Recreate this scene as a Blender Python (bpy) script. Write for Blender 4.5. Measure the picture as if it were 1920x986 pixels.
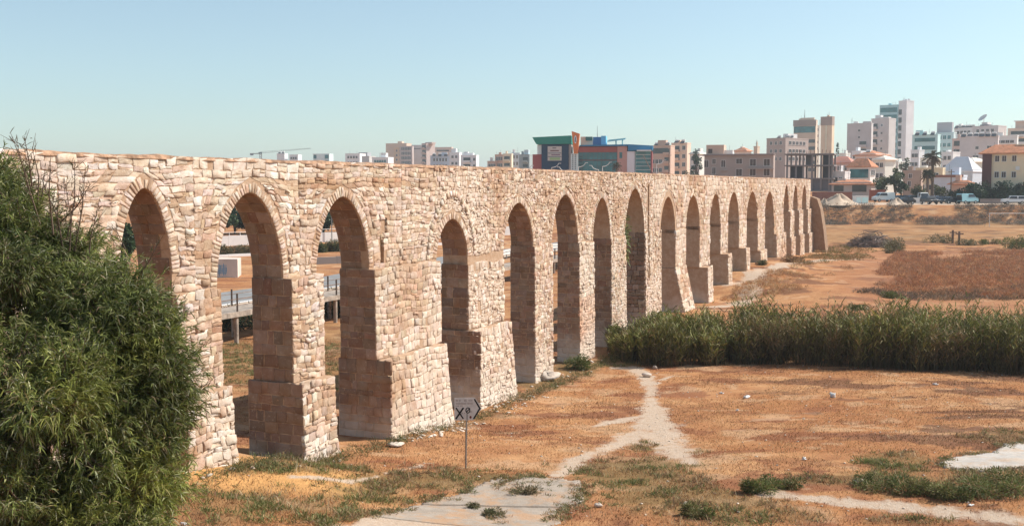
import bpy, math, random
import numpy as np
from mathutils import Vector, Matrix

for _o in list(bpy.data.objects):
    bpy.data.objects.remove(_o)
scene = bpy.context.scene
C = scene.collection
R = math.radians

# ---------------------------------------------------------------- camera
CAM_Z = 9.193
PITCH = R(4.106)
FPX = 2000.0                       # focal length in pixels of a 1920 wide picture
cam_d = bpy.data.cameras.new('camera')
cam = bpy.data.objects.new('camera', cam_d)
C.objects.link(cam)
cam.location = (0, 0, CAM_Z)
cam.rotation_euler = (math.pi / 2 - PITCH, 0, 0)
cam_d.sensor_width = 36.0
cam_d.lens = 36.0 * FPX / 1920.0
cam_d.clip_start = 0.1
cam_d.clip_end = 9000.0
scene.camera = cam

# ---------------------------------------------------------------- sky, sun, exposure
SUN_EL, SUN_AZ = R(45), R(76)      # azimuth from +Y towards +X
world = bpy.data.worlds.new('World')
scene.world = world
world.use_nodes = True
wn, wl = world.node_tree.nodes, world.node_tree.links
for n in list(wn):
    wn.remove(n)
w_out = wn.new('ShaderNodeOutputWorld')
w_bg = wn.new('ShaderNodeBackground')
w_sky = wn.new('ShaderNodeTexSky')
w_sky.sky_type = 'NISHITA'
w_sky.sun_disc = False
w_sky.sun_elevation = SUN_EL
w_sky.sun_rotation = SUN_AZ
w_sky.altitude = 10
w_sky.air_density = 1.0
w_sky.dust_density = 0.6
w_sky.ozone_density = 1.2
w_mul = wn.new('ShaderNodeMix')
w_mul.data_type = 'RGBA'
w_mul.blend_type = 'MULTIPLY'
w_mul.inputs[0].default_value = 1.0
w_mul.inputs[7].default_value = (0.925, 1.065, 1.07, 1)
w_hsv = wn.new('ShaderNodeHueSaturation')
w_hsv.inputs['Saturation'].default_value = 0.76
wl.new(w_sky.outputs[0], w_hsv.inputs['Color'])
wl.new(w_hsv.outputs[0], w_mul.inputs[6])
wl.new(w_mul.outputs[2], w_bg.inputs[0])
w_bg.inputs[1].default_value = 0.108
wl.new(w_bg.outputs[0], w_out.inputs[0])

sun_d = bpy.data.lights.new('sun', 'SUN')
sun_d.energy = 4.8
sun_d.angle = R(0.5)
sun_d.color = (1.0, 0.93, 0.83)
sun = bpy.data.objects.new('sun', sun_d)
C.objects.link(sun)
SUNV = Vector((math.cos(SUN_EL) * math.sin(SUN_AZ), math.cos(SUN_EL) * math.cos(SUN_AZ), math.sin(SUN_EL)))
sun.rotation_euler = SUNV.to_track_quat('Z', 'Y').to_euler()
sun.location = (30, 10, 60)

scene.view_settings.view_transform = 'Standard'
scene.view_settings.look = 'None'
scene.view_settings.gamma = 1.0
scene.view_settings.exposure = 0.36
scene.view_settings.use_curve_mapping = False
scene.render.engine = 'CYCLES'
scene.cycles.use_denoising = True
scene.cycles.max_bounces = 6
scene.cycles.diffuse_bounces = 3
scene.cycles.glossy_bounces = 2
scene.cycles.transmission_bounces = 3
scene.cycles.transparent_max_bounces = 4

rng = np.random.default_rng(7)
random.seed(7)

# ---------------------------------------------------------------- helpers
def srgb(r, g, b):
    def f(x):
        x = x / 255.0
        return x / 12.92 if x <= 0.04045 else ((x + 0.055) / 1.055) ** 2.4
    return (f(r), f(g), f(b))

def ray(u, v):
    a, b = (u - 960) / FPX, -(v - 493) / FPX
    return np.array([a, math.cos(PITCH) + b * math.sin(PITCH), -math.sin(PITCH) + b * math.cos(PITCH)])

def at(u, v, Y):
    d = ray(u, v)
    p = d * (Y / d[1])
    return Vector((p[0], Y, p[2] + CAM_Z))

def np_mesh(name, V, F, mat, parent=None, col=None, smooth=False):
    """V (n,3), F (m,k) one face size; col (n,3) point colours"""
    V = np.asarray(V, dtype=np.float32)
    F = np.asarray(F, dtype=np.int32)
    me = bpy.data.meshes.new(name)
    me.vertices.add(len(V))
    me.vertices.foreach_set('co', V.ravel())
    m, k = F.shape
    me.loops.add(m * k)
    me.loops.foreach_set('vertex_index', F.ravel())
    me.polygons.add(m)
    me.polygons.foreach_set('loop_start', np.arange(0, m * k, k, dtype=np.int32))
    if smooth:
        me.polygons.foreach_set('use_smooth', np.ones(m, dtype=bool))
    me.update(calc_edges=True)
    if col is not None:
        add_col(me, col)
    me.materials.append(mat)
    return link(name, me, parent)

def add_col(me, col, name='col'):
    col = np.asarray(col, dtype=np.float32)
    a = me.attributes.new(name, 'FLOAT_COLOR', 'POINT')
    c4 = np.ones((len(col), 4), dtype=np.float32)
    c4[:, :3] = col
    a.data.foreach_set('color', c4.ravel())

def link(name, me, parent=None):
    o = bpy.data.objects.new(name, me)
    C.objects.link(o)
    if parent is not None:
        o.parent = parent
    return o

def tag(o, label=None, cat=None, group=None, kind=None):
    if label: o['label'] = label
    if cat: o['category'] = cat
    if group: o['group'] = group
    if kind: o['kind'] = kind
    return o

def empty(name, loc, rz=0.0, label=None, cat=None, group=None):
    o = bpy.data.objects.new(name, None)
    o.empty_display_size = 0.3
    C.objects.link(o)
    o.location = loc
    o.rotation_euler = (0, 0, rz)
    return tag(o, label, cat, group)

class MB:
    """collects polygons, builds one mesh"""
    def __init__(s):
        s.v, s.f, s.c = [], [], []
    def poly(s, pts, faces, col=None):
        b = len(s.v)
        s.v += [tuple(p) for p in pts]
        s.f += [tuple(b + i for i in f) for f in faces]
        if col is not None:
            s.c += [tuple(col)] * len(pts)
        return s
    def box(s, x0, x1, y0, y1, z0, z1, M=None, col=None, top=None):
        """axis box; top=(dx,dy) shrinks the upper face"""
        tx, ty = top or (0, 0)
        p = [(x0, y0, z0), (x1, y0, z0), (x1, y1, z0), (x0, y1, z0),
             (x0 + tx, y0 + ty, z1), (x1 - tx, y0 + ty, z1), (x1 - tx, y1 - ty, z1), (x0 + tx, y1 - ty, z1)]
        if M is not None:
            p = [M @ Vector(q) for q in p]
        return s.poly(p, [(0, 3, 2, 1), (4, 5, 6, 7), (0, 1, 5, 4), (1, 2, 6, 5), (2, 3, 7, 6), (3, 0, 4, 7)], col)
    def tube(s, p0, p1, r0, r1=None, n=7, col=None, cap=True):
        r1 = r0 if r1 is None else r1
        p0, p1 = Vector(p0), Vector(p1)
        d = (p1 - p0).normalized()
        a = d.orthogonal().normalized()
        b = d.cross(a)
        pts = []
        for c, r in ((p0, r0), (p1, r1)):
            for i in range(n):
                t = 2 * math.pi * i / n
                pts.append(c + a * (r * math.cos(t)) + b * (r * math.sin(t)))
        fs = [(i, (i + 1) % n, n + (i + 1) % n, n + i) for i in range(n)]
        if cap:
            fs += [tuple(range(n))[::-1], tuple(range(n, 2 * n))]
        return s.poly(pts, fs, col)
    def path(s, pts, r, n=6, col=None):
        for i in range(len(pts) - 1):
            ra = r[i] if isinstance(r, (list, tuple)) else r
            rb = r[i + 1] if isinstance(r, (list, tuple)) else r
            s.tube(pts[i], pts[i + 1], ra, rb, n, col)
        return s
    def prism(s, prof, axis_pts, col=None):
        """prof: list of (a,b) polygon; axis_pts: function (a,b,t) with t 0/1"""
        n = len(prof)
        pts = [axis_pts(a, b, 0) for a, b in prof] + [axis_pts(a, b, 1) for a, b in prof]
        fs = [(i, (i + 1) % n, n + (i + 1) % n, n + i) for i in range(n)]
        fs += [tuple(range(n))[::-1], tuple(range(n, 2 * n))]
        return s.poly(pts, fs, col)
    def mesh(s, name, mat, smooth=False):
        me = bpy.data.meshes.new(name)
        me.from_pydata(s.v, [], s.f)
        me.update()
        if s.c:
            add_col(me, s.c)
        if smooth:
            me.polygons.foreach_set('use_smooth', np.ones(len(me.polygons), dtype=bool))
        me.materials.append(mat)
        return me
    def build(s, name, mat, parent=None, smooth=False):
        return link(name, s.mesh(name, mat, smooth), parent)

# smooth pseudo noise for geometry
_ph = rng.uniform(0, 6.28, (3, 8))
_fr = rng.uniform(0.6, 1.6, (3, 8))
def wav(x, y, sc=1.0, k=0):
    x = np.asarray(x, dtype=float) * sc
    y = np.asarray(y, dtype=float) * sc
    r = 0
    for i in range(8):
        a = i * 0.785 + k
        r = r + np.sin((x * math.cos(a) + y * math.sin(a)) * _fr[k % 3, i] + _ph[k % 3, i] + k)
    return r / 4.0

def hash2(ix, iy, k=0):
    h = np.sin(ix * 127.1 + iy * 311.7 + k * 74.7) * 43758.5453
    return h - np.floor(h)
def vnoise(x, y, sc=1.0, k=0):
    x = np.asarray(x, float) * sc; y = np.asarray(y, float) * sc
    ix, iy = np.floor(x), np.floor(y)
    fx, fy = x - ix, y - iy
    fx = fx * fx * (3 - 2 * fx); fy = fy * fy * (3 - 2 * fy)
    a, b = hash2(ix, iy, k), hash2(ix + 1, iy, k)
    c, d = hash2(ix, iy + 1, k), hash2(ix + 1, iy + 1, k)
    return (a * (1 - fx) + b * fx) * (1 - fy) + (c * (1 - fx) + d * fx) * fy
def fbm(x, y, sc=1.0, k=0, o=3):
    r, w = 0, 0
    for i in range(o):
        r = r + vnoise(x, y, sc * 2 ** i, k + i) * 0.5 ** i
        w += 0.5 ** i
    return r / w

def sstep(a, b, x):
    t = np.clip((np.asarray(x, float) - a) / (b - a), 0, 1)
    return t * t * (3 - 2 * t)

# ---------------------------------------------------------------- materials
class N:
    def __init__(s, name):
        s.m = bpy.data.materials.new(name)
        s.m.use_nodes = True
        s.nt = s.m.node_tree
        for n in list(s.nt.nodes):
            s.nt.nodes.remove(n)
        s.out = s.new('ShaderNodeOutputMaterial')
        s.pos = s.new('ShaderNodeNewGeometry').outputs['Position']
    def new(s, t):
        return s.nt.nodes.new(t)
    def put(s, inp, v):
        if isinstance(v, bpy.types.NodeSocket):
            s.nt.links.new(v, inp)
        elif isinstance(v, (tuple, list)) and len(v) == 3 and inp.type == 'RGBA':
            inp.default_value = (*v, 1)
        else:
            inp.default_value = v
    def noise(s, scale, detail=3, rough=0.6, vec=None, dist=0.0):
        n = s.new('ShaderNodeTexNoise')
        s.put(n.inputs['Vector'], s.pos if vec is None else vec)
        s.put(n.inputs['Scale'], scale)
        n.inputs['Detail'].default_value = detail
        n.inputs['Roughness'].default_value = rough
        n.inputs['Distortion'].default_value = dist
        return n.outputs['Fac']
    def ramp(s, fac, lo, hi):
        n = s.new('ShaderNodeMapRange')
        n.interpolation_type = 'SMOOTHSTEP'
        s.put(n.inputs[0], fac)
        s.put(n.inputs[1], lo)
        s.put(n.inputs[2], hi)
        return n.outputs[0]
    def mix(s, fac, a, b, mode='MIX'):
        n = s.new('ShaderNodeMix')
        n.data_type = 'RGBA'
        n.blend_type = mode
        s.put(n.inputs[0], fac)
        s.put(n.inputs[6], a)
        s.put(n.inputs[7], b)
        return n.outputs[2]
    def math(s, op, a, b=0.0):
        n = s.new('ShaderNodeMath')
        n.operation = op
        s.put(n.inputs[0], a)
        s.put(n.inputs[1], b)
        return n.outputs[0]
    def attr(s, name):
        n = s.new('ShaderNodeAttribute')
        n.attribute_name = name
        return n.outputs['Color']
    def sep(s, v):
        n = s.new('ShaderNodeSeparateXYZ')
        s.put(n.inputs[0], v)
        return n.outputs
    def scaled(s, sx, sy, sz):
        n = s.new('ShaderNodeVectorMath')
        n.operation = 'MULTIPLY'
        s.put(n.inputs[0], s.pos)
        n.inputs[1].default_value = (sx, sy, sz)
        return n.outputs[0]
    def bump(s, h, strength, dist):
        n = s.new('ShaderNodeBump')
        n.inputs['Strength'].default_value = strength
        n.inputs['Distance'].default_value = dist
        s.put(n.inputs['Height'], h)
        return n.outputs[0]
    def bsdf(s, col, rough=0.9, normal=None, metal=0.0, spec=0.3):
        n = s.new('ShaderNodeBsdfPrincipled')
        s.put(n.inputs['Base Color'], col)
        s.put(n.inputs['Roughness'], rough)
        n.inputs['Metallic'].default_value = metal
        n.inputs['Specular IOR Level'].default_value = spec
        if normal is not None:
            s.put(n.inputs['Normal'], normal)
        s.nt.links.new(n.outputs[0], s.out.inputs[0])
        return n

def plain(name, c, var=0.12, scale=1.0, rough=0.85, metal=0.0, spec=0.3, bump=0.0, bs=8.0):
    """painted or cast surface with slight mottling and streaks"""
    n = N(name)
    a = tuple(x * (1 - var) for x in c)
    b = tuple(min(1, x * (1 + var)) for x in c)
    f = n.ramp(n.noise(scale, 4, 0.65), 0.3, 0.7)
    col = n.mix(f, a, b)
    st = n.ramp(n.noise(1.0, 3, 0.6, n.scaled(scale * 2.5, scale * 2.5, scale * 0.25)), 0.55, 0.8)
    col = n.mix(n.math('MULTIPLY', st, var), col, tuple(x * 0.45 for x in c))
    nm = n.bump(n.noise(bs, 4, 0.7), 0.6, bump) if bump else None
    n.bsdf(col, rough, nm, metal, spec)
    return n.m

def glass(name, c, rough=0.12):
    n = N(name)
    col = n.mix(n.ramp(n.noise(0.35, 2), 0.35, 0.65), tuple(x * 0.7 for x in c), tuple(x * 1.25 for x in c))
    n.bsdf(col, rough, None, 0.0, 0.6)
    return n.m

def foliage(name, transl=0.3, attr='col', rough=0.6):
    n = N(name)
    col = n.attr(attr)
    hs = n.mix(n.ramp(n.noise(3.0, 2), 0.3, 0.7), col, n.mix(1.0, col, (0.72, 0.8, 0.75), 'MULTIPLY'))
    d = n.new('ShaderNodeBsdfPrincipled')
    n.put(d.inputs['Base Color'], hs)
    d.inputs['Roughness'].default_value = rough
    d.inputs['Specular IOR Level'].default_value = 0.25
    t = n.new('ShaderNodeBsdfTranslucent')
    n.put(t.inputs[0], hs)
    m = n.new('ShaderNodeMixShader')
    m.inputs[0].default_value = transl
    n.nt.links.new(d.outputs[0], m.inputs[1])
    n.nt.links.new(t.outputs[0], m.inputs[2])
    n.nt.links.new(m.outputs[0], n.out.inputs[0])
    return n.m

def stone_mat(name, use_attr=True, base=(0.5, 0.36, 0.26)):
    n = N(name)
    col = n.attr('col') if use_attr else base
    # fine mottling, lime patches, rusty stain
    col = n.mix(n.ramp(n.noise(3.0, 4, 0.7), 0.35, 0.68), n.mix(1.0, col, (0.82, 0.74, 0.67), 'MULTIPLY'), col)
    col = n.mix(n.math('MULTIPLY', n.ramp(n.noise(9.0, 3, 0.7), 0.58, 0.75), 0.45), col, (0.74, 0.62, 0.50))
    col = n.mix(n.math('MULTIPLY', n.ramp(n.noise(0.35, 4, 0.6), 0.55, 0.72), 0.4), col, (0.42, 0.22, 0.11))
    pit = n.ramp(n.noise(14.0, 3, 0.75), 0.62, 0.74)
    col = n.mix(n.math('MULTIPLY', pit, 0.55), col, (0.17, 0.10, 0.065))
    stk = n.ramp(n.noise(1.0, 4, 0.65, n.scaled(1.6, 1.6, 0.22)), 0.56, 0.76)
    col = n.mix(n.math('MULTIPLY', stk, 0.38), col, (0.36, 0.27, 0.20))
    # salt crust low on the piers
    z = n.sep(n.pos)[2]
    low = n.math('SUBTRACT', 1.0, n.ramp(n.math('ADD', z, n.math('MULTIPLY', n.noise(0.8, 3), -2.2)), -0.6, 0.9))
    col = n.mix(n.math('MULTIPLY', low, 0.55), col, (0.78, 0.70, 0.60))
    h = n.math('ADD', n.noise(7.0, 5, 0.78), n.math('MULTIPLY', n.noise(26.0, 4, 0.75), 0.7))
    n.bsdf(col, 0.95, n.bump(h, 0.8, 0.028), 0, 0.15)
    return n.m

M = {}
M['stone'] = stone_mat('stone')
M['core'] = stone_mat('rubble_core', False, (0.52, 0.37, 0.26))
M['earth_cap'] = plain('earth_cap', (0.36, 0.215, 0.135), 0.45, 3.5, 0.95, bump=0.05)
M['leaf'] = foliage('acacia_leaf', 0.28)
M['reed'] = foliage('reed_leaf', 0.14)
M['grass'] = foliage('grass_blade', 0.3)
M['weed'] = foliage('dry_weed', 0.25)
M['crown'] = foliage('tree_leaf', 0.2)
M['end_wall'] = stone_mat('shaded_end_masonry', False, (0.34, 0.235, 0.165))  # darker copy of the stone, shade of the end face in its colour
M['bark'] = plain('bark', (0.16, 0.11, 0.08), 0.3, 6, 0.95, bump=0.02)
M['concrete'] = plain('weathered_concrete', (0.37, 0.305, 0.25), 0.3, 2.6, 0.9, bump=0.02, bs=14)
M['asphalt'] = plain('old_asphalt', (0.25, 0.245, 0.24), 0.15, 0.6, 0.92, bump=0.01, bs=20)
M['dirt_pale'] = plain('pale_dirt', (0.56, 0.43, 0.32), 0.16, 0.5, 0.95, bump=0.06, bs=3)
M['metal_grey'] = plain('galvanised_steel', (0.30, 0.30, 0.30), 0.15, 5, 0.5, 0.7)
M['black'] = plain('black_paint', (0.012, 0.012, 0.013), 0.2, 5, 0.6)
M['white_rock'] = plain('white_limestone', (0.60, 0.51, 0.43), 0.15, 2.5, 0.95, bump=0.06, bs=5)
M['scrap'] = plain('white_plastic', (0.62, 0.62, 0.62), 0.05, 5, 0.5)
M['wood'] = plain('dry_timber', (0.24, 0.16, 0.12), 0.35, 3, 0.95)
M['dark_glass'] = glass('dark_window', (0.045, 0.05, 0.055))
M['teal_glass'] = glass('teal_glazing', (0.03, 0.16, 0.18))
M['shutter'] = plain('brown_shutter', (0.10, 0.07, 0.055), 0.2, 2)
M['white_wall'] = plain('white_render', (0.78, 0.75, 0.72), 0.07, 0.3)
M['terracotta'] = plain('terracotta_tile', (0.56, 0.24, 0.13), 0.25, 1.2, 0.9)
M['tyre'] = plain('tyre', (0.02, 0.02, 0.02), 0.1, 5)
M['rim'] = plain('wheel_rim', (0.45, 0.45, 0.46), 0.1, 5, 0.35, 0.8)
M['lamp'] = plain('lamp_lens', (0.75, 0.74, 0.7), 0.05, 5, 0.15)

# ---------------------------------------------------------------- terrain
AX0, AK = -21.154, 0.45028
AL = math.hypot(1, AK)
AE = np.array([AK / AL, 1 / AL])          # along the aqueduct
AN = np.array([1 / AL, -AK / AL])         # out of its sunlit face
def aq(s, o, z):
    return (AX0 + s * AE[0] + o * AN[0], s * AE[1] + o * AN[1], z)

WALL_Z = [(14, 2.9), (20, 2.75), (26, 2.4), (30, 2.0), (32, 1.6), (35.5, 0.88), (40, 0.52), (44, 0.25), (48, 0.2), (52, 0.08), (56, 0.05),
          (60, 0.1), (63, 0.12), (66, 0.3), (70, 0.55), (73, 0.8), (79, 0.8), (86, 0.75), (92, 1.55), (99, 2.15),
          (105, 2.35), (112, 2.3), (120, 2.0), (130, 1.7), (140, 1.5)]
PTS = []
for s_, z_ in WALL_Z:
    for o_ in (-0.8, 1.2):
        PTS.append((*aq(s_, o_, 0)[:2], z_))
PTS += [(-6.8, 26.5, 1.35), (-8, 23, 2.3), (-3, 28.4, 1.0), (0, 29, 0.95), (0, 33, 0.6), (-1.4, 33, 0.58), (-3.5, 35, 0.62), (8, 30, 0.9), (16, 30, 1.0), (25, 32, 1.0),
        (16, 36, 0.6), (5, 37, 0.35), (6.5, 45, 0.15), (6.5, 53, 0.05), (14, 45, 0.25), (25, 45, 0.2), (25, 52, 0.05),
        (34, 52, 0.0), (12, 57, -0.1), (25, 57, -0.1), (40, 58, 0), (20, 63, 0.1), (32, 66, 0.3), (45, 70, 0.5),
        (22, 81, 1.6), (27, 90, 1.7), (33, 78, 0.8), (45, 80, 0.9), (37, 116, 1.6), (43, 102, 1.5), (60, 100, 1.4), (35, 135, 1.5), (60, 150, 1.7),
        (100, 120, 1.5), (60, 195, 1.9), (100, 195, 1.9), (20, 195, 1.9), (160, 190, 1.9),
        (-10, 42, 0.65), (-13, 36, 1.3), (-20, 35, 1.2), (-16, 60, 0.3), (-11, 70, 0.3), (-24, 90, 0.5), (-30, 120, 0.9), (-45, 160, 1.6), (-60, 215, 2.5),
        (0, 100, 0.6), (10, 140, 1.0), (-90, 100, 1.2), (-100, 200, 2.5), (0, 12, 2.0), (20, 12, 2.0), (-20, 12, 3.0)]
PTS = np.array(PTS)
def ground_z(x, y):
    x = np.asarray(x, float); y = np.asarray(y, float)
    sh = x.shape
    xf, yf = x.ravel(), y.ravel()
    out = np.empty(len(xf))
    for i in range(0, len(xf), 20000):
        d2 = (xf[i:i + 20000, None] - PTS[:, 0]) ** 2 + (yf[i:i + 20000, None] - PTS[:, 1]) ** 2
        w = 1.0 / (d2 + 1.5) ** 1.8
        out[i:i + 20000] = (w * PTS[:, 2]).sum(1) / w.sum(1)
    z = out.reshape(sh)
    far = sstep(150, 230, y)
    z = z * (1 - far) + 1.9 * far
    bank = sstep(203, 211.5, y + 0.6 * wav(x, y, 0.15)) * sstep(18, 40, x)
    z = z + 3.6 * bank
    z = z + np.clip((y - 213) * 0.011, 0, 3.2) * (0.4 + 0.6 * sstep(0, 40, x))
    emb = 7.6 - 0.42 * np.maximum(y, -20)
    z = np.maximum(z, np.minimum(emb, 7.9))
    rough = np.clip(1 - y / 160, 0.05, 1)
    z = z + (0.05 * wav(x, y, 0.9) + 0.035 * (fbm(x, y, 2.2, 3) - 0.5) * 2) * rough
    return z
def gz(x, y):
    return float(ground_z(np.array([x]), np.array([y]))[0])
def on_ground(u, v, z0=0.5):
    """world point on the terrain under a picture point"""
    z = z0
    for _ in range(12):
        d = ray(u, v)
        t = (z - CAM_Z) / d[2]
        z = gz(d[0] * t, d[1] * t)
    return Vector((d[0] * t, d[1] * t, z))

# ---------------------------------------------------------------- ground sheet
def project(x, y, z):
    dz = z - CAM_Z
    dep = y * math.cos(PITCH) - dz * math.sin(PITCH)
    up = y * math.sin(PITCH) + dz * math.cos(PITCH)
    return 960 + FPX * x / dep, 493 - FPX * up / dep

def polyline_d(x, y, pts):
    best = np.full(np.shape(x), 1e9)
    for (ax, ay, wa), (bx, by, wb) in zip(pts[:-1], pts[1:]):
        vx, vy = bx - ax, by - ay
        t = np.clip(((x - ax) * vx + (y - ay) * vy) / (vx * vx + vy * vy), 0, 1)
        d = np.hypot(x - ax - t * vx, y - ay - t * vy) / (wa + (wb - wa) * t)
        best = np.minimum(best, d)
    return best
def gpath(lst):
    out = []
    for u, v, w in lst:
        p = on_ground(u, v)
        out.append((p.x, p.y, w))
    return out
TRAILS = [gpath(l) for l in (
    [(1150, 690, .25), (1190, 690, .45), (1213, 706, .5), (1222, 740, .45), (1226, 775, .55), (1205, 806, .6), (1140, 840, .4), (1080, 864, .35), (1045, 892, .3)],
    [(1222, 775, .5), (1245, 815, .8), (1262, 838, .85), (1276, 858, .5), (1300, 868, .3)],
    [(1205, 780, .3), (1150, 790, .45), (1115, 798, .2)],
    [(1335, 575, .6), (1385, 540, .8), (1430, 512, .9), (1468, 494, .8), (1530, 489, .6), (1610, 486, .6)],
    [(1360, 520, .5), (1400, 515, .9), (1430, 505, .8)],
    [(1430, 925, .35), (1560, 938, .45), (1700, 952, .45), (1920, 975, .5)],
    [(545, 893, .2), (640, 902, .22), (700, 895, .12)],
    [(1260, 705, .2), (1240, 712, .3)],
    [(700, 895, .12), (760, 880, .12), (800, 868, .08)],
)]
GREENS = [(800, 900, 190, 24, 1.0), (690, 925, 90, 22, .8), (540, 872, 160, 20, .9), (430, 945, 190, 34, .75), (600, 955, 100, 30, .7), (1190, 885, 130, 26, 1.0), (1250, 925, 130, 36, .9),
          (1360, 955, 170, 38, .75), (1430, 912, 60, 14, .9), (1560, 898, 90, 13, .8), (1690, 905, 110, 24, 1.0), (1830, 905, 110, 26, 1.0),
          (1670, 862, 70, 16, .9), (1880, 820, 70, 14, .6), (1500, 965, 80, 14, .5), (1700, 978, 90, 10, .6), (1215, 838, 40, 10, .7), (1300, 846, 30, 6, .5), (1000, 716, 60, 22, .9), (1075, 690, 60, 16, .9),
          (1160, 676, 50, 12, 1.0), (600, 700, 110, 40, .5), (450, 690, 60, 40, .6), (640, 650, 60, 60, .5), (440, 660, 60, 40, .6), (1840, 420, 180, 6, .5), (720, 812, 40, 10, .5), (900, 780, 60, 12, .4)]
def gpoly(lst):
    return [tuple(on_ground(u, v)[:2]) for u, v in lst]
PAVE = gpoly([(560, 1010), (640, 978), (715, 962), (800, 940), (858, 930), (905, 906), (955, 902), (985, 894), (1040, 896), (1086, 903), (1094, 925), (1078, 946), (1050, 966), (1015, 1000), (980, 1040), (560, 1040)])
PATCH = gpoly([(1758, 868), (1790, 858), (1832, 853), (1862, 849), (1878, 838), (1900, 834), (1960, 826), (1960, 884), (1900, 881), (1868, 884), (1832, 881), (1800, 882), (1772, 878)])
def inside(x, y, poly):
    c = np.zeros(np.shape(x), bool)
    n_ = len(poly)
    for i in range(n_):
        (ax, ay), (bx, by) = poly[i], poly[(i + 1) % n_]
        hit = ((ay > y) != (by > y)) & (x < (bx - ax) * (y - ay) / (by - ay + 1e-12) + ax)
        c ^= hit
    return c
def tones(x, y):
    """burnt brown streaks and pale worn straw on the field"""
    a = fbm(x * .34 + 3, y * .78, 1.0, 41, 4)
    b = fbm(x * .5 + 9, y * .9 + 4, 1.0, 51, 4)
    c = fbm(x * 2.1, y * 3.0, 1.0, 61, 3)
    dark = sstep(.50, .64, a + .25 * (c - .5)) * (.45 + .55 * sstep(9, 14, x))
    pale = sstep(.55, .70, b + .3 * (c - .5))
    red = sstep(.50, .66, fbm(x * .4 + 20, y * .85 + 7, 1.0, 71, 4) + .2 * (c - .5)) * (1 - sstep(10, 15, x) * .6)
    return dark, pale, red
def masks(x, y, z):
    u, v = project(x, y, z)
    pm = np.zeros(np.shape(x))
    wob = 0.55 * (fbm(x, y, 1.1, 9) - 0.5) + 0.45 * (fbm(x, y, 4.0, 5) - 0.5)
    for t in TRAILS:
        d = polyline_d(x, y, t) + 2.4 * wob
        pm = np.maximum(pm, 1 - sstep(0.1, 1.5, d))
    pm = np.where(inside(x, y, PAVE) | inside(x, y, PATCH), 1.0, pm)
    gm = np.zeros(np.shape(x))
    for cu, cv, ru, rv, st in GREENS:
        d = np.sqrt(((u - cu) / ru) ** 2 + ((v - cv) / rv) ** 2) + 1.6 * wob
        gm = np.maximum(gm, st * (1 - sstep(0.55, 1.15, d)))
    return pm, gm

def axis(segs):
    out = [segs[0][0]]
    for a, b, st in segs:
        n = max(1, int(round((b - a) / st)))
        out += list(np.linspace(a, b, n + 1)[1:])
    return np.array(out)
gy = axis([(-60, 0, 6), (0, 24, 2), (24, 27, .5), (27, 44, .15), (44, 62, .22), (62, 100, .5), (100, 140, 1), (140, 198, 2.5), (198, 216, .6), (216, 300, 4), (300, 800, 25), (800, 6000, 400)])
gx = axis([(-4000, -800, 400), (-800, -100, 50), (-100, -40, 3), (-40, -16, .8), (-16, 27, .2), (27, 60, .6), (60, 140, 2), (140, 800, 50), (800, 4000, 400)])
GX, GY = np.meshgrid(gx, gy)
GZ = ground_z(GX, GY)
pm, gm = masks(GX, GY, GZ)
u_, v_ = project(GX, np.maximum(GY, 1.0), GZ)
# sports field and yellowish lawn far right, orange straw elsewhere
field = sstep(138, 148, GY) * (1 - sstep(196, 202, GY)) * sstep(30, 42, GX)
gravel = (sstep(211, 213, GY) * (1 - sstep(228, 236, GY)) * sstep(30, 46, GX))
pm = np.maximum(pm, gravel * 0.9)
gm = np.maximum(gm, field * 0.42 * (0.6 + 0.8 * fbm(GX, GY, 0.05, 4)))
nx, ny = len(gx), len(gy)
idx = np.arange(nx * ny).reshape(ny, nx)
GF = np.stack([idx[:-1, :-1], idx[:-1, 1:], idx[1:, 1:], idx[1:, :-1]], -1).reshape(-1, 4)
rust = sstep(64, 74, GY) * (1 - sstep(118, 134, GY)) * sstep(0.26, 0.36, GX / np.maximum(GY, 1))
yellow = np.clip(1 - np.hypot((GX + 6.5) / 5.0, (GY - 28.0) / 3.2), 0, 1)
GM = np.stack([pm.ravel(), gm.ravel(), np.clip(rust - yellow * 1.4, -1, 1).ravel() * 0.5 + 0.5], -1)

n = N('dry_ground')
mk = n.attr('col')
r_, g_, b_ = n.sep(mk)
big = n.ramp(n.noise(0.16, 4, 0.6, n.scaled(0.8, 1.15, 1)), 0.38, 0.64)
mid = n.ramp(n.noise(0.8, 5, 0.65, n.scaled(0.85, 1.15, 1)), 0.36, 0.66)
fine = n.ramp(n.noise(7.0, 4, 0.75), 0.36, 0.68)
tn = n.sep(n.attr('tone'))
brk = n.math('MULTIPLY', n.math('SUBTRACT', n.noise(2.6, 6, 0.78), 0.5), 1.5)
col = n.mix(big, (0.47, 0.22, 0.095), (0.58, 0.32, 0.155))
col = n.mix(n.math('MULTIPLY', mid, 0.65), col, (0.36, 0.15, 0.068))
col = n.mix(n.math('MULTIPLY', n.ramp(n.math('ADD', tn[2], brk), 0.25, 0.9), 0.75), col, (0.28, 0.115, 0.06))
col = n.mix(n.math('MULTIPLY', n.ramp(n.math('ADD', tn[1], brk), 0.3, 1.0), 0.55), col, (0.62, 0.40, 0.24))
col = n.mix(n.math('MULTIPLY', n.ramp(n.math('ADD', tn[0], brk), 0.15, 1.0), 0.75), col, (0.17, 0.078, 0.048))
col = n.mix(n.ramp(b_, 0.5, 0.0), col, (0.66, 0.36, 0.14))
col = n.mix(n.math('MULTIPLY', n.ramp(b_, 0.5, 1.0), 0.5), col, (0.38, 0.18, 0.10))
col = n.mix(n.math('MULTIPLY', g_, 0.75), col, n.mix(mid, (0.16, 0.12, 0.05), (0.24, 0.17, 0.075)))
pth = n.ramp(n.math('ADD', r_, n.math('MULTIPLY', n.math('SUBTRACT', n.noise(2.0, 7, 0.82), 0.5), 2.3)), 0.15, 0.95)
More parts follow.
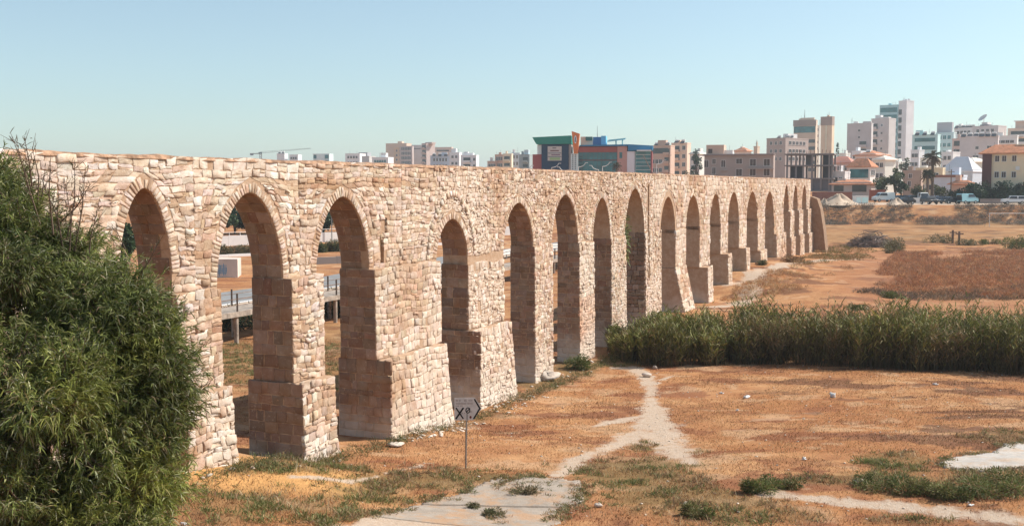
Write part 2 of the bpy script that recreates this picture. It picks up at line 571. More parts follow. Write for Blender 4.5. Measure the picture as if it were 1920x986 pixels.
col = n.mix(pth, col, n.mix(fine, (0.50, 0.37, 0.27), (0.66, 0.54, 0.43)))
col = n.mix(n.math('MULTIPLY', fine, 0.35), col, n.mix(1.0, col, (0.52, 0.48, 0.45), 'MULTIPLY'))
hh = n.math('ADD', n.noise(3.0, 5, 0.75), n.math('MULTIPLY', n.noise(16.0, 4, 0.75), 0.6))
n.bsdf(col, 0.97, n.bump(hh, 0.8, 0.09), 0, 0.1)
M['ground'] = n.m
ground = np_mesh('ground', np.stack([GX.ravel(), GY.ravel(), GZ.ravel()], -1), GF, M['ground'], None, GM, True)
td, tp, tr = tones(GX, GY)
add_col(ground.data, np.stack([td.ravel(), tp.ravel(), tr.ravel()], -1), 'tone')
tag(ground, kind='structure')

# ---------------------------------------------------------------- aqueduct
aqueduct = empty('aqueduct', aq(36, 0, 0.6), 0, 'long ruined stone aqueduct of tall arches crossing the dry field', 'aqueduct')
AQ_LOC = np.array(aq(36, 0, 0.6))
THICK = 1.12
ARCH = [  # left, right, springing, crown
    (28.30, 30.12, 6.9, 9.15), (31.86, 34.86, 6.45, 9.02), (36.56, 39.68, 6.4, 8.86), (44.5, 47.15, 6.4, 7.92),
    (50.62, 53.9, 6.43, 8.46), (56.15, 59.74, 6.3, 8.78), (61.97, 64.78, 6.3, 8.57), (67.36, 71.1, 6.4, 9.06),
    (74.6, 78.05, 6.3, 8.52), (80.75, 84.5, 6.3, 8.57), (87.55, 91.0, 6.3, 8.6), (93.55, 97.6, 6.3, 8.72),
    (100.6, 105.3, 6.3, 8.74), (108.6, 113.1, 6.3, 8.7), (118.3, 121.4, 6.6, 9.3), (123.8, 127.0, 6.6, 9.3), (129.6, 132.9, 6.6, 9.32)]
TOPZ = 9.93
S0, S1 = 12.0, 135.6
def half(a, z, grow=0.0):
    """half opening width of arch a at height z (slightly pointed ellipse)"""
    l, r, zs, zc = a
    w = (r - l) / 2 + grow
    t = (z - zs) / (zc + grow * 1.05 - zs)
    if t <= 0: return w
    if t >= 1: return 0.0
    return w * (1 - t ** 1.85) ** 0.56
def gw(s):
    x, y = aq(s, 0.5, 0)[:2]
    return gz(x, y)
# front faces below the arch band: (s0, s1, ztop, off_top, off_bottom, style)
FACES, BLOCKS = [], []
def pier(sl, sr, levels, back=0.0):
    """levels from the top down: (ztop, s0, s1, off_top, off_bot)"""
    for i, (zt, a, b, o0, o1) in enumerate(levels):
        zb = levels[i + 1][0] if i + 1 < len(levels) else None
        FACES.append((a, b, zb, zt, o0, o1))
        BLOCKS.append((a, b, zb, zt, o0, o1, back * (i > 0)))
        if a > sl + 0.3: FACES.append((sl, a, zb, zt, 0.0, 0.0)); BLOCKS.append((sl, a, zb, zt, 0, 0, 0))
        if b < sr - 0.3: FACES.append((b, sr, zb, zt, 0.0, 0.0)); BLOCKS.append((b, sr, zb, zt, 0, 0, 0))
pier(S0, 28.3, [(6.9, S0, 28.3, 0, 0)])
pier(30.12, 31.86, [(6.4, 30.12, 31.86, .14, .16), (3.75, 30.05, 31.9, .42, .55)])
pier(34.86, 36.56, [(6.45, 34.81, 36.46, .34, .36), (3.33, 34.70, 36.42, .74, .84)], .12)
pier(39.68, 44.5, [(6.38, 39.58, 44.3, .28, .32), (3.3, 39.62, 44.05, .66, .95)], .12)
pier(47.15, 50.62, [(6.05, 47.0, 50.45, .1, .12), (3.4, 46.85, 50.4, .45, .8)], .1)
pier(53.9, 56.15, [(6.43, 53.84, 56.05, .1, .16)])
pier(59.74, 61.97, [(6.3, 59.74, 61.97, .06, .16)])
pier(64.78, 67.36, [(6.3, 64.78, 67.4, .05, .16)])
pier(71.1, 74.6, [(6.4, 71.2, 74.6, .05, .12)])
pier(78.05, 80.75, [(6.3, 78.05, 80.75, .03, .03), (3.75, 78.0, 80.78, .06, .8)])
pier(84.5, 87.55, [(6.3, 84.5, 87.55, .03, .03), (3.35, 84.7, 86.2, .6, .7)])
pier(91.0, 93.55, [(6.3, 91.0, 93.55, .03, .03), (3.95, 91.1, 92.45, .6, .7)])
pier(97.6, 100.6, [(6.3, 97.6, 100.6, .03, .03), (4.05, 97.8, 99.3, .6, .7)])
pier(105.3, 108.6, [(6.3, 105.3, 108.6, .05, .06), (3.4, 105.5, 108.5, .3, .35)])
pier(113.1, 118.3, [(6.3, 113.1, 118.3, .04, .05), (4.6, 113.1, 118.35, .3, .4)])
pier(121.4, 123.8, [(6.6, 121.3, 123.8, .18, .2), (3.9, 121.2, 123.8, .36, .4)])
pier(127.0, 129.6, [(6.6, 126.9, 129.6, .18, .2), (3.9, 126.8, 129.6, .36, .4)])
pier(132.9, S1, [(6.6, 132.8, S1, .2, .22), (3.9, 132.7, S1, .4, .45)])

# --- solid core (set back a little from the stone faces)
INS = 0.001
core = MB()
def cpt(s, o, z):
    return tuple(np.array(aq(s, o, z)) - AQ_LOC)
def cbox(a, b, z0, z1, o0b, o0t, ob):
    p = [cpt(a, ob, z0), cpt(b, ob, z0), cpt(b, o0b, z0), cpt(a, o0b, z0), cpt(a, ob, z1), cpt(b, ob, z1), cpt(b, o0t, z1), cpt(a, o0t, z1)]
    core.poly(p, [(0, 1, 2, 3), (7, 6, 5, 4), (0, 4, 5, 1), (1, 5, 6, 2), (2, 6, 7, 3), (3, 7, 4, 0)])
SLOTS = [(71.78, 72.06, 3.4, 9.3), (40.42, 40.66, 6.5, 7.35), (40.72, 40.9, 7.5, 8.1), (85.75, 85.9, 6.9, 9.2)]
def wall_run(a, b, z0, z1, of0, of1, ob):
    cur = a
    for s0, s1, q0, q1 in SLOTS:
        if a < s0 and s1 < b and q0 < z1 and q1 > z0:
            q0, q1 = max(q0, z0), min(q1, z1)
            cbox(cur, s0, z0, z1, of0, of1, ob)
            if q0 > z0: cbox(s0, s1, z0, q0, of0, of1, ob)
            if q1 < z1: cbox(s0, s1, q1, z1, of0, of1, ob)
            cbox(s0, s1, q0, q1, -.45, -.45, ob)
            cur = s1
    cbox(cur, b, z0, z1, of0, of1, ob)
def in_slot(s, z):
    return any(s0 - .06 < s < s1 + .06 and q0 < z < q1 for s0, s1, q0, q1 in SLOTS)
for a, b, zb, zt, o0, o1, bk in BLOCKS:
    z0 = (min(gw(a), gw(b)) - 0.6) if zb is None else zb - 0.002
    wall_run(a, b, z0, zt - (0.003 if zt > 5 else 0.02), o1 - INS, o0 - INS, -THICK - bk + (0.01 if zb is not None else 0))
# wall above: solid runs and arch heads
edges = [S0] + [e for a in ARCH for e in (a[0], a[1])] + [S1]
for i in range(0, len(edges), 2):
    wall_run(edges[i], edges[i + 1], 6.05, TOPZ - 0.02, -INS, -INS, -THICK)
for a in ARCH:
    l, r, zs, zc = a
    c, w = (l + r) / 2, (r - l) / 2
    K = 22
    ang = [math.pi * k / K for k in range(K + 1)]
    ss, zz = [], []
    for t in np.linspace(-1, 1, K + 1):
        tt = math.copysign(1 - (1 - abs(t)) ** 1.0, t)
        s = c + w * math.sin(tt * math.pi / 2)
        # invert the profile for z
        q = min(1, abs(s - c) / w)
        z = zs + (zc - zs) * max(0.0, 1 - q ** (1 / 0.56)) ** (1 / 1.85)
        ss.append(s); zz.append(z)
    for k in range(K):
        p = []
        for s, z in ((ss[k], zz[k]), (ss[k + 1], zz[k + 1])):
            p += [cpt(s, -INS, z), cpt(s, -INS, TOPZ - 0.02), cpt(s, -THICK, TOPZ - 0.02), cpt(s, -THICK, z)]
        core.poly(p, [(0, 4, 5, 1), (1, 5, 6, 2), (2, 6, 7, 3), (3, 7, 4, 0)])
core.build('rubble_core', M['core'], aqueduct)

# --- stones
CREAM = [(0.73, 0.59, 0.46), (0.69, 0.54, 0.41), (0.77, 0.65, 0.53), (0.63, 0.47, 0.34), (0.70, 0.54, 0.40), (0.54, 0.37, 0.25), (0.80, 0.71, 0.61)]
WARM = [(0.64, 0.49, 0.36), (0.68, 0.53, 0.40), (0.57, 0.41, 0.29), (0.73, 0.59, 0.46), (0.50, 0.34, 0.23)]
SHADE_BROWN = [(0.32, 0.215, 0.15), (0.35, 0.235, 0.16), (0.29, 0.19, 0.13), (0.38, 0.27, 0.20), (0.33, 0.20, 0.13), (0.30, 0.21, 0.15)]  # jamb and vault browns, with the shade there put into the colour
STN = {'stone': [], 'voussoir': [], 'ashlar_block': []}
def add_stone(kind, fmap, poly, p, col, rough=0.02, gap=0.014, inner=0.80):
    """poly: ring of (a,b); fmap(a,b,h) -> world point"""
    P = np.array(poly, float)
    c = P.mean(0)
    n = len(P)
    d = P - c
    ln = np.linalg.norm(d, axis=1, keepdims=True)
    P = c + d * np.maximum(0.3, 1 - (gap + .010 * rng.random((n, 1)) ** 2) / np.maximum(ln, 0.03))
    P2 = c + (P - c) * (inner + rng.uniform(-.06, .06, (n, 1)))
    h2 = p + rng.uniform(-rough, rough, n)
    h1 = p * 0.72 + rng.uniform(-rough, rough, n) * 0.5
    V = [fmap(a, b, -0.09) for a, b in P] + [fmap(P[i, 0], P[i, 1], h1[i]) for i in range(n)] + \
        [fmap(P2[i, 0], P2[i, 1], h2[i]) for i in range(n)] + [fmap(c[0], c[1], p + rng.uniform(-rough, rough))]
    F = []
    for r0 in (0, n):
        for i in range(n):
            j = (i + 1) % n
            F += [(r0 + i, r0 + j, r0 + n + j), (r0 + i, r0 + n + j, r0 + n + i)]
    for i in range(n):
        F.append((2 * n + i, 2 * n + (i + 1) % n, 3 * n))
    V = np.array(V)
    area = 0.5 * abs(sum(P[i, 0] * P[(i + 1) % n, 1] - P[(i + 1) % n, 0] * P[i, 1] for i in range(n)))
    STN[kind].append((area / (V[0, 1] ** 2), V, np.array(F), np.array(col)))

def jit(q, j):
    """quad corners -> eight jittered points"""
    out = []
    for i in range(4):
        a, b = np.array(q[i], float), np.array(q[(i + 1) % 4], float)
        out.append(a + rng.uniform(-j, j, 2) * 0.7)
        out.append((a + b) / 2 + rng.uniform(-j, j, 2))
    return out
def pick(pal):
    c = np.array(pal[rng.integers(len(pal))])
    return np.clip(c * rng.uniform(0.80, 1.14) * rng.uniform(0.96, 1.04, 3) * np.array([.975, 1.0, 1.06]), 0, 0.82)
def style(s, z):
    """course height range, width range, jitter, proud, palette"""
    if s > 76: return (.22, .38), (.25, .7), .04, .02, CREAM[:4] + WARM
    if s < 39.5:
        if z > 9.0: return (.13, .22), (.22, .6), .03, .022, CREAM[:3] + CREAM[-1:]
        return (.11, .25), (.14, .44), .045, .026, CREAM
    if s < 44.2: return (.18, .30), (.2, .46), .03, .022, CREAM[:4] + WARM[:2]
    return (.11, .22), (.12, .36), .042, .024, WARM + CREAM[:4]
def warp(s, z):
    return z + 0.035 * math.sin(s * 0.9 + z) + 0.03 * math.sin(s * 2.3 + 1.7 * z + 2)
def fill_row(intervals0, intervals1, z0, z1, offf, warped=True):
    """intervals at the row's bottom and top: lists of (L,R) pairs"""
    for (L0, R0), (L1, R1) in zip(intervals0, intervals1):
        w0, w1 = R0 - L0, R1 - L1
        wm = (w0 + w1) / 2
        if wm < 0.06: continue
        t = 0.0
        while t < 1 - 1e-4:
            sm = L0 + t * w0
            hr, wr, jt, pr, pal = style(sm, z0)
            dt = rng.uniform(*wr) / wm
            if t + dt * 1.5 > 1: dt = 1 - t
            t2 = min(1, t + dt)
            q = [(L0 + t * w0, z0), (L0 + t2 * w0, z0), (L1 + t2 * w1, z1), (L1 + t * w1, z1)]
            t = t2
            if z0 < gw(sm) - 0.5 and z1 < gw(sm) - 0.2: continue
            if rng.random() < 0.03: continue
            parts = [q]
            if rng.random() < 0.16 and abs(q[1][0] - q[0][0]) < 0.5 and s_near(sm):      # two thin stones on top of each other
                k = rng.uniform(.35, .65)
                mL = (q[0][0] * (1 - k) + q[3][0] * k, z0 * (1 - k) + z1 * k)
                mR = (q[1][0] * (1 - k) + q[2][0] * k, z0 * (1 - k) + z1 * k)
                parts = [[q[0], q[1], mR, mL], [mL, mR, q[2], q[3]]]
            if in_slot((q[0][0] + q[1][0]) / 2, (z0 + z1) / 2): continue
            pat = float(fbm(sm, (z0 + z1) / 2, .38, 14, 2))
            for qq in parts:
                zc_ = (qq[0][1] + qq[2][1]) / 2
                col = pick(pal)
                if 59.5 < sm < 62.2 and zc_ < 3.4: col = col * np.array([.95, .62, .45])
                if 33 < sm < 42 and 9.15 < zc_ < 9.45: col = col * np.array([.82, .68, .56])
                if pat > .56: col = col * (1 - .5 * min(1, (pat - .56) * 6)) + np.array([.80, .70, .60]) * .5 * min(1, (pat - .56) * 6)
                if pat < .44: col = col * (1 - min(1, (.44 - pat) * 6) * np.array([.14, .24, .32]))
                pp = pr * rng.uniform(.1, 1.0) + (.035 if rng.random() < .07 else 0)
                fm = (lambda a, b, h: np.array(aq(a, offf(b) + h, warp(a, b) if warped is True else b + .05 * math.sin(a * 2.6 + 1.3 * b))) - AQ_LOC)
                add_stone('stone', fm, jit(qq, jt), pp, col, pr * 0.28, .003 + .012 * rng.random() ** 2, rng.uniform(.86, .95))
def s_near(s): return s < 76

# lower faces
for a, b, zb, zt, o0, o1 in FACES:
    if b <= S0 + 0.2: continue
    a0 = max(a, 21.0)
    zlo = (min(gw(a0), gw(b)) - 0.35) if zb is None else zb
    H = zt - zlo
    z = zlo
    offf = (lambda z_, o0=o0, o1=o1, zt=zt, zlo=zlo: o1 + (o0 - o1) * min(1, max(0, (z_ - zlo) / (zt - zlo))))
    flare = 0.26 if (zb is None and a < 60 and o1 > .3) else 0.0
    while z < zt - 0.02:
        hr = style((a0 + b) / 2, z)[0]
        z1 = z + rng.uniform(*hr) * (1.2 if (zb is None and a < 60) else 1.0)
        if zt - z1 < 0.16: z1 = zt
        e0 = flare * max(0, 1 - (z - zlo) / 1.3) ** 2
        e1 = flare * max(0, 1 - (z1 - zlo) / 1.3) ** 2
        fill_row([(a0 - e0, b + e0)], [(a0 - e1, b + e1)], z, z1, offf, 'low')
        z = z1
# upper band, course by course in stretches so courses do not run through
stretches = [21.0, 26.5, 31.0, 35.7, 41.9, 49.0, 55.0, 60.9, 66.1, 72.8, 79.4, 86.0, 92.2, 99, 107, 115.8, 122.6, 128.3, S1]
RING = 0.34
for a0, b0 in zip(stretches[:-1], stretches[1:]):
    zstart = 6.4
    for f in FACES:
        pass
    z = zstart
    heads = [a for a in ARCH if a[1] > a0 and a[0] < b0]
    ring = RING if a0 < 76 else 0.0
    while z < TOPZ - 0.02:
        hr = style((a0 + b0) / 2, z)[0]
        z1 = z + rng.uniform(*hr)
        if TOPZ - z1 < 0.14: z1 = TOPZ
        iv = []
        for zz in (z, z1):
            cuts = []
            cur = a0
            for a in heads:
                g = ring * float(sstep(a[2] - .3, a[2] + .2, zz))
                h = half(a, zz, g)
                c = (a[0] + a[1]) / 2
                cuts.append((cur, max(cur, min(b0, c - h))))
                cur = max(a0, min(b0, c + h))
            cuts.append((cur, b0))
            iv.append(cuts)
        # merge where the opening has closed in this course
        m0, m1 = [], []
        for (p, q) in zip(iv[0], iv[1]):
            if m0 and abs(m0[-1][1] - p[0]) < 0.01 and abs(m1[-1][1] - q[0]) < 0.01:
                m0[-1] = (m0[-1][0], p[1]); m1[-1] = (m1[-1][0], q[1])
            else:
                m0.append(p); m1.append(q)
        fill_row(m0, m1, z, z1, lambda z_: 0.0)
        z = z1

# arch rings
def arc_pts(a, grow=0.0, K=200):
    l, r, zs, zc = a
    c, w = (l + r) / 2, (r - l) / 2 + grow
    zc = zc + grow * 1.05
    ph = np.linspace(0, math.pi, K)
    pts = []
    for t in np.linspace(-1, 1, K):
        s = w * math.sin(t * math.pi / 2)
        q = min(1, abs(s) / w)
        pts.append((c + s, zs + (zc - zs) * max(0.0, 1 - q ** (1 / 0.56)) ** (1 / 1.85)))
    pts = np.array(pts)
    L = np.concatenate([[0], np.cumsum(np.hypot(*np.diff(pts, axis=0).T))])
    return pts, L
def ring_of(a, t0, t1, proud, pal, wid=(.11, .19), extra=0.0, o_in=-0.3):
    pts, L = arc_pts(a, extra)
    def P(l):
        return np.array([np.interp(l, L, pts[:, 0]), np.interp(l, L, pts[:, 1])])
    l = 0.02
    while l < L[-1] - 0.05:
        dl = rng.uniform(*wid)
        m = l + dl / 2
        t = P(min(L[-1], m + .03)) - P(max(0, m - .03))
        t /= np.linalg.norm(t)
        nn = np.array([-t[1], t[0]])
        th = rng.uniform(t0, t1)
        A, B_ = P(l + .012), P(l + dl - .012)
        k = 1.0 + 0.5 * rng.uniform(-.1, .1)
        D = [A, B_, B_ + nn * th + t * .012, A + nn * th * k - t * .012]
        fm = lambda s, z, h: np.array(aq(s, h, z)) - AQ_LOC
        add_stone('voussoir', fm, [D[0], (D[0] + D[1]) / 2, D[1], (D[1] + D[2]) / 2, D[2], (D[2] + D[3]) / 2, D[3], (D[3] + D[0]) / 2],
                  proud * rng.uniform(.4, 1.5), pick(pal), .006, .005, .93)
        l += dl
for i, a in enumerate(ARCH[:8]):
    ring_of(a, .20, .36, .018 if i < 3 else .014, WARM[:4] + CREAM[:3] if i < 3 else CREAM[:3] + WARM, (.085, .15) if i < 3 else (.11, .2))
ring_of((44.1, 47.5, 6.4, 8.62), .2, .26, .06, CREAM[:3], (.16, .26), 0.18)     # blind relieving arch above the small one

# ashlar of the shaded jambs and vault of the near arches
def jamb(sl, z0, z1, ob0, of0, big=True):
    z = z0
    while z < z1 - 0.03:
        h = rng.uniform(.18, .44) if big else rng.uniform(.16, .34)
        zt = z + h if z1 - z - h > .18 else z1
        o = ob0
        while o < of0 - 0.02:
            w = rng.uniform(.2, .6)
            o2 = o + w if of0 - o - w > .22 else of0
            fm = lambda a, b, hh: np.array(aq(sl - hh, a, b)) - AQ_LOC
            # ring order so that the face looks towards -s
            add_stone('ashlar_block', fm, jit([(o, z), (o, zt), (o2, zt), (o2, z)], .022), .006 + .02 * rng.random(), pick(SHADE_BROWN), .008, .012, .9)
            o = o2
        z = zt
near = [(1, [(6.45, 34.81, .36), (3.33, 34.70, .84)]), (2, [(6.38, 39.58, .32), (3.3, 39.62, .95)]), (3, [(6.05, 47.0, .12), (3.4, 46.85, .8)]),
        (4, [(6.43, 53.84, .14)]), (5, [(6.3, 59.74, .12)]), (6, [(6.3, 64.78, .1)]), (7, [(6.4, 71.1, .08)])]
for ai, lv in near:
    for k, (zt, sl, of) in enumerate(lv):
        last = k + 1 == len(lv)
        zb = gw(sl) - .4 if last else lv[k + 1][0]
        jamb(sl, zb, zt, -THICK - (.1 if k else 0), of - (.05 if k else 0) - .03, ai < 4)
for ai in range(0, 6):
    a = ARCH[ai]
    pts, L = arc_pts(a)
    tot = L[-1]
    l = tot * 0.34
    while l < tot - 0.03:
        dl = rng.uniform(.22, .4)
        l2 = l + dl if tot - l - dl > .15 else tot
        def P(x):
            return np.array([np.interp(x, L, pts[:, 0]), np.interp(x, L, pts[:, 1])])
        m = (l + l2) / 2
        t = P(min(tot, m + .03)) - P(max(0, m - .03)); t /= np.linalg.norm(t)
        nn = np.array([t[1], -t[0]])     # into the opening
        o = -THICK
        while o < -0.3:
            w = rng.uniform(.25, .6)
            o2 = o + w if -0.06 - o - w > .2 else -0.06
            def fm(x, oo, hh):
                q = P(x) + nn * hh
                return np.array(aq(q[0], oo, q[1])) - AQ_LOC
            add_stone('ashlar_block', fm, jit([(l, o), (l2, o), (l2, o2), (l, o2)], .012), .012 + .012 * rng.random(), pick(SHADE_BROWN), .006, .010, .9)
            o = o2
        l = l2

for kind, lst in STN.items():
    lst.sort(key=lambda t: -t[0])
    lim = 300
    for sc_, V, F, col in lst[:lim]:
        c = V.mean(0)
        o = np_mesh(kind, V - c, F, M['stone'], aqueduct, np.repeat(col[None], len(V), 0))
        o.location = c
    rest = lst[lim:]
    if rest:
        off, VV, FF, CC = 0, [], [], []
        for sc_, V, F, col in rest:
            VV.append(V); FF.append(F + off); CC.append(np.repeat(col[None], len(V), 0)); off += len(V)
        o = np_mesh({'stone': 'smaller_stones', 'voussoir': 'smaller_voussoirs', 'ashlar_block': 'smaller_ashlar'}[kind],
                    np.concatenate(VV), np.concatenate(FF), M['stone'], aqueduct, np.concatenate(CC))
        o['kind'] = 'stuff'
print('stones', {k: len(v) for k, v in STN.items()})

# earth and dry growth along the top of the wall
ss = np.arange(12, S1, 0.12)
V, F = [], []
for i, s in enumerate(ss):
    bl = 0.015 + 0.035 * float(vnoise(s, 0.0, 1.3, 2)) + 0.05 * float(vnoise(s, 3.0, 5.0, 4)) + 0.035 * float(sstep(.55, .8, vnoise(s, 7.0, 0.35, 6)))
    for o, hgt in ((0.03, -0.05), (-0.02, bl * .6), (-0.3, bl), (-0.8, bl * .9), (-THICK + .02, bl * .5), (-THICK - .03, -0.05)):
        V.append(np.array(aq(s, o + .02 * math.sin(s * 7), TOPZ + hgt)) - AQ_LOC)
for i in range(len(ss) - 1):
    for k in range(5):
        F.append((i * 6 + k, i * 6 + k + 1, (i + 1) * 6 + k + 1, (i + 1) * 6 + k))
np_mesh('earth_capping', V, F, M['earth_cap'], aqueduct, None, True)
# abutment buttress at the far end, its side shade put into the brown
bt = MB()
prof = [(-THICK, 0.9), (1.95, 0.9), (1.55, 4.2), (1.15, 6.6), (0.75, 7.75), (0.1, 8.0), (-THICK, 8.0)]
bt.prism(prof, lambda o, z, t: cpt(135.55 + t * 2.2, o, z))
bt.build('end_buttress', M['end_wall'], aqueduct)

# dry tufts on top of the wall and fallen rubble at its foot
def small_rocks(xs, ys, size, name, label, pal):
    VV, FF, CC, off = [], [], [], 0
    zs = ground_z(xs, ys)
    ico = np.array([(1, 0, 0), (-1, 0, 0), (0, 1, 0), (0, -1, 0), (0, 0, 1), (0, 0, -1), (.7, .7, .3), (-.7, .7, .3), (.7, -.7, .3), (-.7, -.7, .3)], float)
    fi = np.array([(4, 0, 6), (4, 6, 2), (4, 2, 7), (4, 7, 1), (4, 1, 9), (4, 9, 3), (4, 3, 8), (4, 8, 0), (0, 5, 6), (6, 5, 2), (2, 5, 7), (7, 5, 1), (1, 5, 9), (9, 5, 3), (3, 5, 8), (8, 5, 0)])
    for x, y, z, sz in zip(xs, ys, zs, size):
        V = ico * sz * rng.uniform(.6, 1.2, (10, 1)) * np.array([1.2, 1, .62])
        a = rng.uniform(0, 6.28); c, s = math.cos(a), math.sin(a)
        V = V @ np.array([[c, s, 0], [-s, c, 0], [0, 0, 1]]) + np.array([x, y, z + sz * .2])
        VV.append(V); FF.append(fi + off); CC.append(np.repeat(pick(pal)[None], 10, 0)); off += 10
    return tag(np_mesh(name, np.concatenate(VV), np.concatenate(FF), M['stone'], None, np.concatenate(CC)), label, 'rubble', None, 'stuff')
sx = np.concatenate([rng.uniform(29.5, 36.5, 22), rng.uniform(39.6, 44.5, 130), rng.uniform(46.5, 51, 60), rng.uniform(51, 75, 50)])
so = np.where(sx < 52, 1.0, .35) + rng.uniform(0, 1, len(sx)) ** 2 * 1.1
pxy = np.array([aq(a, b, 0)[:2] for a, b in zip(sx, so)])
small_rocks(pxy[:, 0], pxy[:, 1], rng.uniform(.03, .12, len(sx)) * rng.uniform(.5, 1, len(sx)), 'rubble', 'pale fallen rubble along the foot of the aqueduct', CREAM[:3] + CREAM[-1:])
rx_, ry_ = rng.uniform(-12, 30, 900), rng.uniform(25, 54, 900)
ok = (np.abs(rx_ / ry_) < .5) & ((rx_ - AX0) * AN[0] + ry_ * AN[1] > 2)
small_rocks(rx_[ok], ry_[ok], rng.uniform(.012, .05, ok.sum()), 'pebbles', 'small pale pebbles scattered over the dry field', CREAM[:3] + WARM[:2])

# ---------------------------------------------------------------- plants
def blades(P, D, L, W, droop, col, side=None):
    """five-point bent leaves; arrays of n -> V, F, colours"""
    n = len(P)
    D = D / np.linalg.norm(D, axis=1, keepdims=True)
    if side is None:
        r = rng.normal(size=(n, 3))
        side = np.cross(D, r)
    side = side / (np.linalg.norm(side, axis=1, keepdims=True) + 1e-9)
    L, W, droop = (np.broadcast_to(np.asarray(x, float), (n,))[:, None] for x in (L, W, droop))
    down = np.array([[0, 0, -1.0]])
    mid = P + D * L * 0.5 + down * L * droop * 0.2
    tip = P + D * L * (1 - 0.12 * droop) + down * L * droop * 0.8
    V = np.stack([P - side * W * 0.35, P + side * W * 0.35, mid - side * W * 0.5, mid + side * W * 0.5, tip], 1).reshape(-1, 3)
    b = (np.arange(n) * 5)[:, None]
    F = np.concatenate([b + np.array([[0, 1, 3]]), b + np.array([[0, 3, 2]]), b + np.array([[2, 3, 4]])], 0)
    return V, F, np.repeat(col, 5, 0)
def merge(parts):
    off, VV, FF, CC = 0, [], [], []
    for V, F, c in parts:
        VV.append(V); FF.append(F + off); CC.append(c); off += len(V)
    return np.concatenate(VV), np.concatenate(FF), np.concatenate(CC)
def cols(n, pal, w=None, jit_=0.2):
    pal = np.array(pal)
    c = pal[rng.choice(len(pal), n, p=w)]
    return np.clip(c * rng.uniform(1 - jit_, 1 + jit_, (n, 1)), 0, 1)

# --- the big acacia shrub at the left, standing on the bank below the camera
BX, BY = -5.3, 11.6
BZ = gz(BX, BY)
bush = empty('acacia_shrub', (BX, BY, BZ), 0, 'big dense green shrub with narrow leaves in the left foreground', 'shrub')
B0 = np.array([BX, BY, BZ])
lobes = [(60, 560, 11.2, 150), (190, 590, 11.0, 125), (235, 700, 10.7, 108), (240, 790, 10.7, 90), (225, 880, 10.6, 120), (90, 760, 10.2, 170), (15, 450, 11.6, 98), (60, 950, 10.0, 170),
         (215, 990, 10.6, 105), (-20, 345, 12.0, 62), (250, 560, 11.1, 75), (105, 500, 11.5, 68), (-130, 600, 11.2, 210), (-110, 850, 10.5, 220), (-130, 420, 12, 130), (300, 735, 10.8, 45), (280, 640, 10.9, 45), (150, 1100, 10.4, 200), (-40, 1150, 10.2, 220)]
tips, tdir, tlobe = [], [], []
subs = []
for li, (u, v, Y, rp) in enumerate(lobes):
    c = np.array(at(u - 10, v, Y)); r = rp * Y / FPX
    for q in range(int(9 + (rp / 40.0) ** 1.6)):
        d = rng.normal(size=3); d /= np.linalg.norm(d)
        if d[1] > .35: continue
        subs.append((c + d * r * rng.uniform(.62, .92), rng.uniform(.16, .30), li))
    subs.append((c, r * .55, li))
for (c, r, li) in subs:
    k = int(70 * (r / .22) ** 1.7)
    d = rng.normal(size=(k, 3)); d /= np.linalg.norm(d, axis=1, keepdims=True)
    rad = r * (rng.uniform(0, 1, (k, 1)) ** 0.4)
    tips.append(c + d * rad * np.array([1.1, 1, .85])); tdir.append(d); tlobe += [li] * k
tips, tdir = np.concatenate(tips), np.concatenate(tdir)
k = len(tips)
tw = rng.uniform(0.5, 1.0, k) * 0.32
dirs = tdir * 0.8 + np.array([0.05, -.1, .55]) + rng.normal(size=(k, 3)) * .35
dirs /= np.linalg.norm(dirs, axis=1, keepdims=True)
per = 24
idx = np.repeat(np.arange(k), per)
tpos = rng.uniform(0, 1, len(idx))
LP = tips[idx] + dirs[idx] * (tpos * tw[idx])[:, None]
LD = dirs[idx] * 0.8 + rng.normal(size=(len(idx), 3)) * 0.5 + (np.array([.3, 0, -.25]) * sstep(.4, .7, vnoise(tips[:, 0], tips[:, 2], 1.7, 33))[idx][:, None])
tone = vnoise(tips[:, 0] * 2.2, tips[:, 2] * 2.2 + tips[:, 1], 1.0, 3)
lc = cols(len(idx), [(0.14, 0.175, 0.055), (0.21, 0.245, 0.065), (0.31, 0.33, 0.085), (0.42, 0.41, 0.18), (0.55, 0.52, 0.34), (0.44, 0.31, 0.19)], [.24, .29, .21, .12, .09, .05], .25)
lc = lc * (.55 + .75 * vnoise(tips[:, 0] * 3.1 + 7, tips[:, 2] * 3.1, 1.0, 6))[idx][:, None]
lc = lc * .82
yl = np.clip((tone[idx] - .55) * 2.2, 0, 1)[:, None]
lc = lc * (1 - yl * .55) + np.array([[.46, .45, .07]]) * yl * .55
parts = [blades(LP - B0, LD, rng.uniform(.05, .135, len(idx)), rng.uniform(.006, .0125, len(idx)), rng.uniform(0, .9, len(idx)), lc)]
V, F, cc = merge(parts)
np_mesh('foliage', V, F, M['leaf'], bush, cc)
# trunk, limbs, twigs
tb = MB()
hub = [Vector((0.1 * i - .2, .1 * math.sin(i), 1.2 + .25 * i)) for i in range(5)]
tb.path([(0, 0, -.4), (0.05, 0, .5), (.0, .05, 1.3)], [.22, .17, .13], 9)
for li, (u, v, Y, rp) in enumerate(lobes):
    c = Vector(at(u, v, Y)) - Vector(B0)
    st = hub[li % 5]
    m = st.lerp(c, .5) + Vector((0, 0, -.25))
    tb.path([Vector((0, 0.03, 1.1)), st, m, c], [.11, .075, .05, .025], 7)
    sel = [i for i in range(k) if tlobe[i] == li][::9]
    for i in sel:
        tb.path([c, c.lerp(Vector(tips[i] - B0), .55) + Vector((0, 0, -.05)), Vector(tips[i] - B0), Vector(tips[i] - B0 + dirs[i] * tw[i])], [.014, .01, .006, .002], 4)
tb.build('branches', M['bark'], bush)
